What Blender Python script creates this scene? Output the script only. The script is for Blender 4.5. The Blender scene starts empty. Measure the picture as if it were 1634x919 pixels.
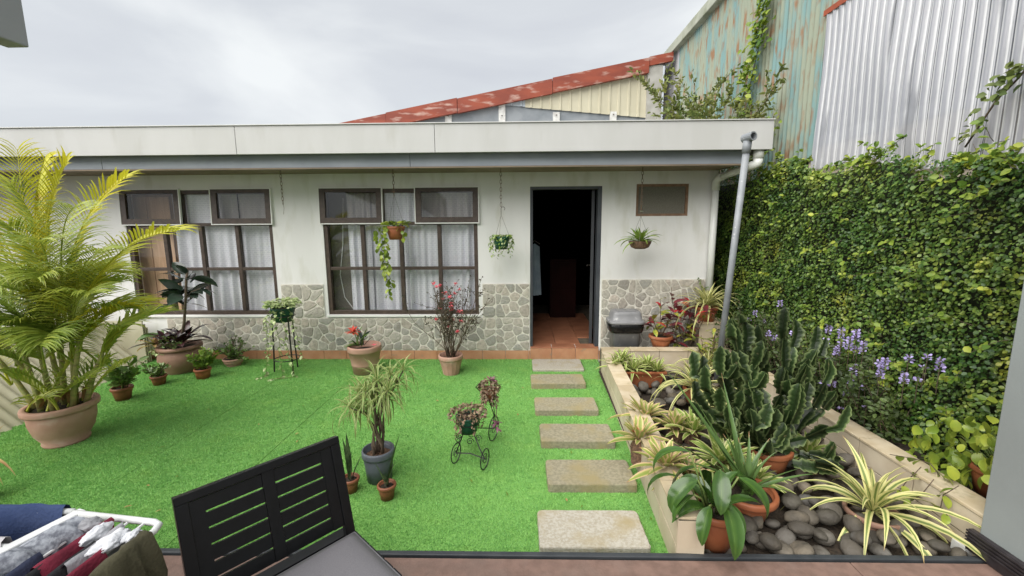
import bpy, math, random
import numpy as np
from mathutils import Vector, Matrix, noise

random.seed(7)
RNG = np.random.default_rng(7)
scene = bpy.context.scene
COL = scene.collection
rad = math.radians
PI = math.pi

# ------------------------------------------------------------------ camera
CAM_POS = Vector((0, 0, 1.73))
CAM_ROT = Matrix.Rotation(rad(1.2), 3, 'Z') @ Matrix.Rotation(rad(90 - 8.4), 3, 'X') @ Matrix.Rotation(rad(-.35), 3, 'Z')
cd = bpy.data.cameras.new('camera')
cam = bpy.data.objects.new('camera', cd)
COL.objects.link(cam)
cd.sensor_width = 36
cd.lens = 36 * 671 / 1634
cd.clip_start = .02
cd.clip_end = 500
cam.matrix_world = Matrix.Translation(CAM_POS) @ CAM_ROT.to_4x4()
scene.camera = cam

# ------------------------------------------------------------------ sky, sun, exposure
SUN_EL, SUN_AZ = 50, 226          # azimuth clockwise from +Y: the brighter sky lies to the left of the viewer
w = bpy.data.worlds.new('World')
scene.world = w
w.use_nodes = True
nt = w.node_tree
nt.nodes.clear()
N = nt.nodes.new
L = nt.links.new
out = N('ShaderNodeOutputWorld')
sky = N('ShaderNodeTexSky')
sky.sky_type = 'NISHITA'
sky.sun_disc = False
sky.sun_elevation = rad(SUN_EL)
sky.sun_rotation = rad(SUN_AZ)
bg = N('ShaderNodeBackground')
bg.inputs['Strength'].default_value = .05
L(sky.outputs[0], bg.inputs['Color'])
tc = N('ShaderNodeTexCoord')
mp = N('ShaderNodeMapping')
mp.inputs['Scale'].default_value = (1.0, 1.0, 2.6)
mp.inputs['Location'].default_value = (.35, .1, .2)
L(tc.outputs['Generated'], mp.inputs['Vector'])
n1 = N('ShaderNodeTexNoise')
n1.inputs['Scale'].default_value = 1.5
n1.inputs['Detail'].default_value = 7
n1.inputs['Roughness'].default_value = .48
n1.inputs['Distortion'].default_value = .4
L(mp.outputs[0], n1.inputs['Vector'])
cr = N('ShaderNodeValToRGB')
cr.color_ramp.elements[0].position = .36
cr.color_ramp.elements[0].color = (.158, .164, .176, 1)
e = cr.color_ramp.elements.new(.52)
e.color = (.185, .192, .200, 1)
cr.color_ramp.elements[-1].position = .68
cr.color_ramp.elements[-1].color = (.238, .244, .245, 1)
L(n1.outputs['Fac'], cr.inputs['Fac'])
bg2 = N('ShaderNodeBackground')
bg2.inputs['Strength'].default_value = 1.0
L(cr.outputs[0], bg2.inputs['Color'])
mx = N('ShaderNodeMixShader')
mx.inputs[0].default_value = .94      # cloud cover
L(bg.outputs[0], mx.inputs[1])
L(bg2.outputs[0], mx.inputs[2])
L(mx.outputs[0], out.inputs['Surface'])

sd = bpy.data.lights.new('sun', 'SUN')
sd.energy = 1.5
sd.angle = rad(75)
sd.color = (1, .97, .92)
sun = bpy.data.objects.new('sun', sd)
COL.objects.link(sun)
_d = Vector((math.sin(rad(SUN_AZ)) * math.cos(rad(SUN_EL)), math.cos(rad(SUN_AZ)) * math.cos(rad(SUN_EL)), math.sin(rad(SUN_EL))))
sun.rotation_euler = (-_d).to_track_quat('-Z', 'Y').to_euler()
scene.view_settings.view_transform = 'Standard'
scene.view_settings.look = 'None'
scene.view_settings.exposure = 1.98
scene.view_settings.gamma = 1
scene.cycles.max_bounces = 8
scene.cycles.transparent_max_bounces = 16
scene.cycles.use_denoising = True

# ------------------------------------------------------------------ where a pixel's ray meets a plane of the place
def ray(px, py):
    return CAM_ROT @ Vector(((px - 817) / 671, -(py - 459.5) / 671, -1))
def G(px, py, z=0.):
    d = ray(px, py)
    return CAM_POS + d * ((z - CAM_POS.z) / d.z)
def W(px, py, Y):
    d = ray(px, py)
    return CAM_POS + d * (Y / d.y)
def S(px, py, X):
    d = ray(px, py)
    return CAM_POS + d * (X / d.x)

# ------------------------------------------------------------------ materials
def mat(name, c1, c2=None, scale=6., rough=.7, bump=0., bscale=80., metal=0., spec=.4, rnd=0., isl=0., trans=0.,
        lo=.38, hi=.62, stretch=(1, 1, 1), stripes=None, tip=None, detail=5, hue=0., alpha=None, dirt=None, coat=0., rndcol=None):
    m = bpy.data.materials.new(name)
    m.use_nodes = True
    t = m.node_tree
    t.nodes.clear()
    n, l = t.nodes.new, t.links.new
    o = n('ShaderNodeOutputMaterial')
    p = n('ShaderNodeBsdfPrincipled')
    p.inputs['Roughness'].default_value = rough
    p.inputs['Metallic'].default_value = metal
    p.inputs['Specular IOR Level'].default_value = spec
    p.inputs['Coat Weight'].default_value = coat
    geo = n('ShaderNodeNewGeometry')
    mpn = n('ShaderNodeMapping')
    mpn.inputs['Scale'].default_value = stretch
    l(geo.outputs['Position'], mpn.inputs[0])
    def nz(sc, dt=detail):
        q = n('ShaderNodeTexNoise')
        q.inputs['Scale'].default_value = sc
        q.inputs['Detail'].default_value = dt
        l(mpn.outputs[0], q.inputs['Vector'])
        return q
    def mixc(fac, a, b, kind='MIX'):
        q = n('ShaderNodeMix')
        q.data_type = 'RGBA'
        q.blend_type = kind
        for s, v in ((q.inputs[0], fac), (q.inputs[6], a), (q.inputs[7], b)):
            if isinstance(v, (int, float)):
                s.default_value = v
            elif isinstance(v, (tuple, list)):
                s.default_value = (*v[:3], 1)
            else:
                l(v, s)
        return q.outputs[2]
    def ramp(src, a, b):
        q = n('ShaderNodeMapRange')
        q.inputs['From Min'].default_value = a
        q.inputs['From Max'].default_value = b
        l(src, q.inputs['Value'])
        return q.outputs[0]
    col = tuple(c1)
    if rndcol:
        oi = n('ShaderNodeObjectInfo')
        q = n('ShaderNodeValToRGB')
        q.color_ramp.interpolation = 'LINEAR'
        els = q.color_ramp.elements
        while len(els) < len(rndcol):
            els.new(.5)
        for i, c in enumerate(rndcol):
            els[i].position = i / (len(rndcol) - 1)
            els[i].color = (*c, 1)
        l(oi.outputs['Random'], q.inputs[0])
        col = q.outputs[0]
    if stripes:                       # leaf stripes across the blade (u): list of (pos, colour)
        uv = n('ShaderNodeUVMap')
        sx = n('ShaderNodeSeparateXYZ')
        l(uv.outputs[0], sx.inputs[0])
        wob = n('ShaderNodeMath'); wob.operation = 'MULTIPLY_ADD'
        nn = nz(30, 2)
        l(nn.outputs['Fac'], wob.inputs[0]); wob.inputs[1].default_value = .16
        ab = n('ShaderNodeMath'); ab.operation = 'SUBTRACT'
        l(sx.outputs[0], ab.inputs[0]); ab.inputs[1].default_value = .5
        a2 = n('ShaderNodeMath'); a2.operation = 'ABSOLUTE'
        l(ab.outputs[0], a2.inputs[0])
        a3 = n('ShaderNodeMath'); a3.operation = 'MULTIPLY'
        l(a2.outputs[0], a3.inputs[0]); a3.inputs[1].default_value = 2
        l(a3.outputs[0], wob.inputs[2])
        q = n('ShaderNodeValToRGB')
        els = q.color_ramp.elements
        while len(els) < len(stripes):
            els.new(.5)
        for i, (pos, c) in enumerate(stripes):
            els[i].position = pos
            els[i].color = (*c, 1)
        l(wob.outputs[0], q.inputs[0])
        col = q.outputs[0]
    if c2 is not None:
        col = mixc(ramp(nz(scale).outputs['Fac'], lo, hi), col, c2)
    if dirt:                          # (colour, scale, lo, hi)
        col = mixc(ramp(nz(dirt[1], 8).outputs['Fac'], dirt[2], dirt[3]), col, dirt[0])
    if tip:                           # withered leaf ends, along the blade (v)
        uv2 = n('ShaderNodeUVMap')
        s2 = n('ShaderNodeSeparateXYZ')
        l(uv2.outputs[0], s2.inputs[0])
        ad_ = n('ShaderNodeMath'); ad_.operation = 'MULTIPLY_ADD'
        l(nz(7, 2).outputs['Fac'], ad_.inputs[0]); ad_.inputs[1].default_value = .30
        l(s2.outputs[1], ad_.inputs[2])
        col = mixc(ramp(ad_.outputs[0], 1.07, 1.15), col, tip)
    for amt, src in ((rnd, 'o'), (isl, 'i')):
        if amt:
            r = n('ShaderNodeObjectInfo').outputs['Random'] if src == 'o' else geo.outputs['Random Per Island']
            h = n('ShaderNodeHueSaturation')
            mr = n('ShaderNodeMapRange')
            l(r, mr.inputs['Value'])
            mr.inputs['To Min'].default_value = 1 - amt
            mr.inputs['To Max'].default_value = 1 + amt
            l(mr.outputs[0], h.inputs['Value'])
            if hue:
                mh = n('ShaderNodeMapRange')
                l(r, mh.inputs['Value'])
                mh.inputs['To Min'].default_value = .5 + hue
                mh.inputs['To Max'].default_value = .5 - hue
                l(mh.outputs[0], h.inputs['Hue'])
            if isinstance(col, tuple):
                h.inputs['Color'].default_value = (*col, 1)
            else:
                l(col, h.inputs['Color'])
            col = h.outputs[0]
    if isinstance(col, tuple):
        p.inputs['Base Color'].default_value = (*col, 1)
    else:
        l(col, p.inputs['Base Color'])
    if bump:
        b = n('ShaderNodeBump')
        b.inputs['Strength'].default_value = bump
        b.inputs['Distance'].default_value = .01
        l(nz(bscale, 4).outputs['Fac'], b.inputs['Height'])
        l(b.outputs[0], p.inputs['Normal'])
    sh = p.outputs[0]
    if trans:
        tr = n('ShaderNodeBsdfTranslucent')
        if isinstance(col, tuple):
            tr.inputs[0].default_value = (*col, 1)
        else:
            l(col, tr.inputs[0])
        ms = n('ShaderNodeMixShader')
        ms.inputs[0].default_value = trans
        l(sh, ms.inputs[1]); l(tr.outputs[0], ms.inputs[2])
        sh = ms.outputs[0]
    if alpha is not None:
        tp = n('ShaderNodeBsdfTransparent')
        ms = n('ShaderNodeMixShader')
        ms.inputs[0].default_value = alpha
        l(tp.outputs[0], ms.inputs[1]); l(sh, ms.inputs[2])
        sh = ms.outputs[0]
    l(sh, o.inputs['Surface'])
    return m

def glass_mat(name, tint=(.97, .975, .975), base=.06, rough=.02):
    m = bpy.data.materials.new(name)
    m.use_nodes = True
    t = m.node_tree
    t.nodes.clear()
    n, l = t.nodes.new, t.links.new
    o = n('ShaderNodeOutputMaterial')
    tp = n('ShaderNodeBsdfTransparent'); tp.inputs[0].default_value = (*tint, 1)
    gl = n('ShaderNodeBsdfGlossy'); gl.inputs['Roughness'].default_value = rough
    fr = n('ShaderNodeLayerWeight'); fr.inputs[0].default_value = .5
    pw = n('ShaderNodeMath'); pw.operation = 'POWER'
    l(fr.outputs['Facing'], pw.inputs[0]); pw.inputs[1].default_value = 5
    ad = n('ShaderNodeMath'); ad.operation = 'ADD'; ad.use_clamp = True
    l(pw.outputs[0], ad.inputs[0]); ad.inputs[1].default_value = base
    ms = n('ShaderNodeMixShader')
    l(ad.outputs[0], ms.inputs[0]); l(tp.outputs[0], ms.inputs[1]); l(gl.outputs[0], ms.inputs[2])
    l(ms.outputs[0], o.inputs['Surface'])
    return m

M = {}
def m_(k, *a, **kw):
    M[k] = mat(k, *a, **kw)
m_('wall_paint', (0.76, 0.752, 0.738), (0.715, 0.708, 0.69), scale=1.6, rough=.75, bump=.14, bscale=60, stretch=(2.4, 2.4, .7), dirt=((.55, .54, .46), 2.4, .54, .84))
m_('grout', (.72, .69, .61), (.60, .575, .50), scale=9, rough=.9, bump=.3)
m_('stone', (.4, .4, .38), (.30, .28, .235), scale=26, rough=.75, bump=.9, bscale=50, rnd=.12, lo=.36, hi=.80, dirt=((.48, .45, .37), 38, .56, .74),
   rndcol=((.27, .275, .255), (.50, .44, .375), (.38, .375, .34), (.56, .525, .45), (.47, .44, .385), (.55, .48, .41), (.30, .30, .275), (.52, .48, .41)))
m_('terracotta_tile', (0.527, 0.2805, 0.1615), (0.459, 0.221, 0.119), scale=7, rough=.5, bump=.1, rnd=.10, dirt=((.30, .24, .17), 14, .62, .8))
m_('floor_terracotta', (.42, .18, .10), (.33, .135, .075), scale=5, rough=.35, bump=.05, rnd=.08)
m_('fascia', (.53, .53, .515), (.495, .495, .475), scale=1.2, rough=.4, bump=.04, stretch=(3, 1, .8), dirt=((.42, .415, .375), 1.8, .57, .85))
m_('beam', (0.34, 0.374, 0.408), (0.289, 0.323, 0.357), scale=3, rough=.5, bump=.05)
m_('soffit', (.26, .20, .145), (.2, .155, .11), scale=4, rough=.7)
m_('brown_frame', (.085, .06, .047), (.06, .042, .033), scale=20, rough=.45, bump=.15, stretch=(1, 1, 1))
m_('white_edge', (.78, .78, .75), rough=.5)
m_('room_wall', (.42, .40, .36), (.36, .34, .30), scale=2, rough=.9)
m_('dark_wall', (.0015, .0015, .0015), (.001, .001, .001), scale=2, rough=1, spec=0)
m_('wood_panel', (.76, .50, .32), (.64, .40, .25), scale=5, rough=.5, stretch=(7, 7, .7), bump=.1)
m_('curtain', (.93, .92, .96), (.84, .84, .89), scale=50, rough=.9, trans=.12, stretch=(1, 1, 4))
m_('door_grey', (.05, .055, .065), (.07, .075, .085), scale=4, rough=.4)
m_('door_leaf', (.05, .052, .058), (.04, .042, .048), scale=5, rough=.45)
m_('black_metal', (.012, .012, .013), (.02, .018, .016), scale=30, rough=.4, spec=.5)
m_('rust_metal', (.055, .04, .03), (.11, .06, .035), scale=60, rough=.65)
m_('screen', (.20, .19, .155), (.15, .14, .115), scale=120, rough=.9)
m_('vent_frame', (.26, .16, .10), (.20, .12, .075), scale=20, rough=.6)
m_('pvc_white', (.72, .73, .70), (.64, .65, .61), scale=3, rough=.35, dirt=((.45, .45, .38), 6, .62, .85))
m_('pipe_grey', (0.2475, 0.2625, 0.2775), (0.2025, 0.2175, 0.2325), scale=8, rough=.42, bump=.05, dirt=((.5, .5, .5), 26, .66, .75))
m_('terracotta_pink', (0.4756, 0.287, 0.2173), (0.41, 0.2337, 0.1681), scale=6, rough=.75, bump=.15, dirt=((.55, .42, .34), 7, .58, .8))
m_('terracotta_brown', (0.3444, 0.205, 0.1517), (0.2788, 0.1558, 0.1107), scale=7, rough=.6, bump=.1, dirt=((.42, .34, .27), 6, .6, .8))
m_('terracotta_orange', (0.36, 0.1275, 0.05625), (0.285, 0.09, 0.0375), scale=8, rough=.5, dirt=((.42, .26, .16), 9, .62, .8))
m_('plastic_brown', (0.264, 0.096, 0.048), (0.2, 0.072, 0.036), scale=10, rough=.45)
m_('plastic_green', (.015, .085, .05), (.01, .06, .035), scale=10, rough=.35)
m_('plastic_grey', (.12, .135, .16), (.095, .105, .125), scale=9, rough=.45, bump=.06)
m_('soil', (.022, .016, .011), (.05, .036, .024), scale=60, rough=.95, bump=1., bscale=70)
m_('bark_chip', (.22, .13, .08), (.10, .06, .04), scale=70, rough=.9, bump=1., bscale=60)
m_('turf_base', (.18, .38, .085), (.15, .33, .07), scale=2.2, rough=.9, bump=.5, bscale=200)
m_('turf_blade', (.275, .545, .17), (.225, .48, .135), scale=1.3, rough=.7, isl=.2, hue=.012, trans=.2, spec=.25, dirt=((.34, .57, .16), 5, .52, .8))
m_('seam', (.02, .04, .012), rough=.95)
m_('concrete_slab', (.325, .295, .205), (.235, .21, .14), scale=55, rough=.9, bump=.5, bscale=150, rnd=.05, dirt=((.30, .25, .13), 5.5, .46, .66))
m_('concrete_pale', (.46, .43, .365), (.36, .325, .255), scale=70, rough=.9, bump=.5, bscale=150, dirt=((.35, .29, .17), 6, .52, .72))
m_('planter_tile', (.60, .52, .395), (.51, .425, .31), scale=5, rough=.45, bump=.06, rnd=.07, dirt=((.36, .29, .20), 4, .58, .82))
m_('planter_cap', (.57, .485, .35), (.47, .38, .245), scale=7, rough=.55, bump=.12, rnd=.08, dirt=((.24, .21, .11), 9, .60, .76))
m_('planter_core', (.17, .14, .10), (.10, .085, .06), scale=12, rough=.9, bump=.4)
m_('river_stone', (.125, .112, .09), (.065, .056, .044), scale=9, rough=.72, bump=.7, bscale=45, rnd=.3, rndcol=((.15, .135, .105), (.085, .078, .065), (.19, .155, .11), (.115, .112, .105), (.16, .14, .115), (.07, .066, .06)))
m_('deck', (.205, .130, .104), (.155, .098, .078), scale=18, rough=.6, bump=.25, bscale=90, rnd=.06, dirt=((.185, .13, .108), 7, .5, .8))
m_('deck_edge', (.05, .055, .06), (.035, .04, .045), scale=10, rough=.45)
m_('grey_wall', (.25, .275, .27), (.225, .245, .24), scale=2, rough=.8, bump=.12, bscale=120)
m_('skirting', (.022, .018, .02), (.035, .03, .032), scale=20, rough=.4)
m_('eave_grey', (.36, .37, .38), (.32, .33, .34), scale=2, rough=.6)
m_('red_sheet', (0.2805, 0.0595, 0.0289), (0.204, 0.0425, 0.0238), scale=4, rough=.6, bump=.1, stretch=(.45, 1, 1.6), dirt=((.46, .30, .25), 7, .53, .68))
m_('cream_sheet', (0.561, 0.527, 0.3995), (0.493, 0.459, 0.34), scale=2, rough=.5)
m_('pale_sheet', (.50, .55, .60), (.44, .49, .54), scale=2, rough=.5)
m_('concrete_grey', (.42, .41, .38), (.32, .31, .28), scale=5, rough=.9, bump=.3)
m_('flaking_white', (.68, .68, .66), (.5, .49, .47), scale=14, rough=.8)
m_('old_pane', (.20, .22, .24), (.28, .30, .32), scale=3, rough=.18, spec=.6)
m_('teal_rust', (.175, .29, .285), (.27, .30, .23), scale=3.0, rough=.8, bump=.25, bscale=40, stretch=(1.6, 1.6, .42), lo=.40, hi=.56,
   dirt=((.25, .145, .08), 8.0, .52, .66))
m_('grey_zinc', (.40, .41, .43), (.28, .27, .27), scale=3, rough=.6, stretch=(2, 2, .4), dirt=((.25, .16, .10), 5, .6, .75))
m_('lime_cement', (.40, .42, .35), (.29, .31, .25), scale=3, rough=.9, dirt=((.18, .2, .12), 5, .5, .8))
m_('rust_rim', (.33, .075, .035), (.24, .06, .03), scale=10, rough=.8)
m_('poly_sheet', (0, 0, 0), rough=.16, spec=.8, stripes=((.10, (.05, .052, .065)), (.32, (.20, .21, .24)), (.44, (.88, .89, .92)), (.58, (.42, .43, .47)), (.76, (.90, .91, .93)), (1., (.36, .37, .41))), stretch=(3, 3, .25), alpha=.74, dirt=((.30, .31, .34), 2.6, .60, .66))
m_('shed_low', (.78, .68, .56), (.66, .56, .45), scale=3, rough=.9)
m_('shed_dark', (.05, .05, .06), (.03, .03, .035), scale=3, rough=.9)
m_('shed_rail', (.34, .34, .36), rough=.8)
m_('lean_sheet', (.52, .49, .37), (.44, .41, .29), scale=3, rough=.6, dirt=((.36, .33, .22), 5, .55, .8))
m_('ivy_leaf', (.064, .14, .024), (.145, .23, .038), scale=2.0, rough=.42, isl=.55, hue=.03, trans=.22, spec=.5, dirt=((.29, .33, .045), 3.2, .55, .72))
m_('ivy_young', (.26, .34, .045), (.15, .25, .035), scale=4, rough=.45, isl=.4, hue=.03, trans=.3)
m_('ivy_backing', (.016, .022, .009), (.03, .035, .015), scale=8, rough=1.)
m_('stem_brown', (0.136, 0.1, 0.068), (0.088, 0.064, 0.044), scale=20, rough=.8, bump=.2)
m_('stem_green', (.12, .19, .045), (.17, .19, .06), scale=20, rough=.6)
m_('cane', (.40, .35, .13), (.27, .30, .09), scale=14, rough=.5, stretch=(1, 1, 4), dirt=((.18, .11, .06), 10, .6, .75))
m_('palm_leaf', (.36, .46, .08), (.48, .53, .09), tip=(.42, .26, .09), scale=2.5, rough=.42, isl=.22, rnd=.2, hue=.014, trans=.32)
m_('palm_yellow', (.68, .62, .045), (.56, .57, .05), tip=(.48, .26, .07), scale=2.5, rough=.42, isl=.18, trans=.35, dirt=((.42, .23, .05), 7, .62, .8))
m_('rubber_leaf', (.040, .065, .045), (.028, .046, .032), scale=9, rough=.22, spec=.6, rnd=.3, coat=.2)
m_('burgundy_leaf', (.045, .016, .018), (.02, .012, .012), scale=14, rough=.25, rnd=.4, spec=.6)
m_('blush_leaf', (.40, .22, .12), (.30, .30, .07), scale=14, rough=.4, isl=.2, rnd=.2, trans=.2)
m_('jade_leaf', (0.104, 0.184, 0.044), (0.152, 0.232, 0.056), scale=20, rough=.35, isl=.35, trans=.15, spec=.5)
m_('lime_leaf', (0.204, 0.289, 0.0425), (0.136, 0.2295, 0.034), scale=18, rough=.4, isl=.25, trans=.28, rnd=.15)
m_('cream_leaf', (.60, .64, .36), (.24, .37, .11), scale=40, rough=.4, isl=.25, trans=.25)
m_('pothos_leaf', (.20, .30, .04), (.32, .39, .055), scale=9, rough=.28, isl=.2, rnd=.38, hue=.012, trans=.28, spec=.5)
m_('fern_leaf', (.16, .27, .04), (.24, .33, .06), scale=12, rough=.42, isl=.25, trans=.25)
m_('sansevieria', (.035, .07, .028), (.10, .14, .06), scale=40, rough=.35, rnd=.2)
m_('yucca_leaf', (0, 0, 0), tip=(.30, .19, .08), rough=.4, isl=.2, trans=.25, stripes=((.0, (.13, .22, .055)), (.55, (.19, .28, .07)), (.9, (.50, .52, .22))))
m_('spider_leaf', (0, 0, 0), tip=(.34, .21, .09), rough=.4, isl=.15, rnd=.12, trans=.25, stripes=((.0, (.14, .20, .05)), (.36, (.19, .25, .07)), (.52, (.60, .57, .23)), (1., (.66, .62, .28))))
m_('bromeliad', (0, 0, 0), tip=(.34, .17, .09), rough=.35, rnd=.2, isl=.12, trans=.2, stripes=((.0, (.22, .29, .06)), (.50, (.29, .32, .08)), (.74, (.56, .47, .21)), (1., (.60, .40, .26))))
m_('bromeliad_lime', (0, 0, 0), rough=.35, rnd=.18, isl=.15, trans=.2, stripes=((.0, (.20, .30, .06)), (.55, (.27, .36, .08)), (.80, (.55, .56, .23)), (1., (.62, .61, .30))))
m_('aloe', (.095, .165, .045), (.07, .13, .035), tip=(.30, .17, .08), scale=16, rough=.35, rnd=.2, stripes=None, spec=.5)
m_('lily_leaf', (0, 0, 0), rough=.22, rnd=.25, spec=.6, trans=.15, stripes=((.0, (.17, .25, .07)), (.12, (.065, .135, .024)), (.5, (.038, .09, .016)), (1., (.055, .12, .022))))
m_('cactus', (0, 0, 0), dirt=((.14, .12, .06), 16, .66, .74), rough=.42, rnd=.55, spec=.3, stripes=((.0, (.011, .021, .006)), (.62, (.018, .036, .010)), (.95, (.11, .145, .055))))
m_('croton_red', (.20, .03, .04), (.08, .025, .03), scale=16, rough=.3, rnd=.4, isl=.3, trans=.15)
m_('croton_green', (.17, .26, .04), (.42, .36, .06), scale=30, rough=.3, rnd=.2, isl=.3, trans=.2)
m_('red_leaf', (.58, .03, .035), (.42, .02, .03), scale=14, rough=.4, trans=.2)
m_('red_flower', (.70, .055, .035), (.6, .10, .06), scale=20, rough=.5, trans=.2)
m_('pink_flower', (.80, .20, .22), (.72, .11, .15), scale=20, rough=.6, trans=.2)
m_('violet_flower', (0.391, 0.323, 0.629), (0.493, 0.425, 0.714), scale=40, rough=.6, isl=.25, trans=.2)
m_('bush_leaf', (0.04875, 0.07875, 0.0225), (0.0825, 0.12, 0.03), scale=5, rough=.5, isl=.45, trans=.2)
m_('roof_bush_leaf', (0.136, 0.187, 0.04675), (0.2125, 0.2295, 0.0595), scale=3, rough=.5, isl=.35, hue=.02, trans=.25)
m_('inch_leaf', (0.176, 0.096, 0.068), (0.264, 0.216, 0.12), scale=50, rough=.45, isl=.5, hue=.02, trans=.1)
m_('purple_leaf', (.13, .03, .07), (.26, .12, .16), scale=40, rough=.4, isl=.3)
m_('thorn_leaf', (.045, .05, .03), (.08, .06, .04), scale=20, rough=.6, isl=.4)
m_('dry_leaf', (.30, .17, .06), (.38, .28, .10), scale=10, rough=.7, isl=.2)
m_('bin_grey', (0.24, 0.24, 0.248), (0.2, 0.2, 0.208), scale=8, rough=.4, dirt=((.42, .42, .42), 20, .6, .75))
m_('bin_bag', (.008, .008, .009), rough=.25, bump=.6, bscale=40)
m_('slate_frame', (.004, .0044, .005), (.006, .0063, .0075), scale=30, rough=.34, spec=.4)
m_('cushion', (.19, .183, .195), (.16, .155, .168), scale=300, rough=.95, bump=.12, bscale=400, dirt=((.15, .147, .16), 4, .5, .8))
m_('white_rack', (.78, .79, .78), rough=.35)
for k, c, c2 in (('olive', (.075, .068, .038), (.05, .046, .024)), ('wine', (.20, .018, .04), (.14, .012, .028)), ('black', (.014, .014, .016), (.022, .022, .025)),
                 ('white', (.74, .75, .78), (.62, .63, .67)), ('navy', (.028, .035, .07), (.02, .025, .05)), ('denim', (.028, .05, .13), (.045, .07, .16)),
                 ('rust', (.42, .11, .04), (.33, .08, .03)), ('fur', (.36, .38, .42), (.16, .17, .20)), ('grey', (.36, .36, .38), (.28, .28, .30)), ('palecloth', (.55, .53, .54), (.46, .44, .45))):
    m_('cloth_' + k, c, c2, scale=(70 if k == 'fur' else 9), rough=.92, bump=.35, bscale=120)
m_('shirt_blue', (.26, .33, .39), (.2, .26, .32), scale=8, rough=.9)
m_('red_cabinet', (.022, .005, .004), (.016, .004, .003), scale=4, rough=.6, spec=.1)
m_('steel_wire', (.20, .19, .18), (.12, .10, .08), scale=60, rough=.5, metal=.4)
m_('chain_rust', (.10, .075, .055), (.16, .10, .06), scale=80, rough=.7)
m_('roof_top', (.45, .45, .43), (.36, .36, .33), scale=3, rough=.8)
M['glass'] = glass_mat('glass', base=.04)
M['sash_glass'] = glass_mat('sash_glass', tint=(.82, .81, .79), base=.05)
M['pane_glass'] = glass_mat('pane_glass', tint=(.55, .58, .60), base=.18, rough=.12)

def curtain_mat():
    m = M['curtain']
    t = m.node_tree
    n, l = t.nodes.new, t.links.new
    p = [q for q in t.nodes if q.type == 'BSDF_PRINCIPLED'][0]
    src = p.inputs['Base Color'].links[0].from_socket
    geo = n('ShaderNodeNewGeometry')
    sp = n('ShaderNodeSeparateXYZ')
    cb = n('ShaderNodeCombineXYZ')
    l(geo.outputs['Position'], sp.inputs[0]); l(sp.outputs[0], cb.inputs[0]); l(sp.outputs[2], cb.inputs[1])
    br = n('ShaderNodeTexBrick')
    br.inputs['Scale'].default_value = 9
    br.inputs['Mortar Size'].default_value = .05
    br.inputs['Color1'].default_value = (.86, .86, .88, 1)
    br.inputs['Color2'].default_value = (.92, .92, .94, 1)
    br.inputs['Mortar'].default_value = (1, 1, 1, 1)
    l(cb.outputs[0], br.inputs['Vector'])
    mx_ = n('ShaderNodeMix'); mx_.data_type = 'RGBA'; mx_.blend_type = 'MULTIPLY'; mx_.inputs[0].default_value = 1
    l(src, mx_.inputs[6]); l(br.outputs['Color'], mx_.inputs[7])
    l(mx_.outputs[2], p.inputs['Base Color'])
curtain_mat()

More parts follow.
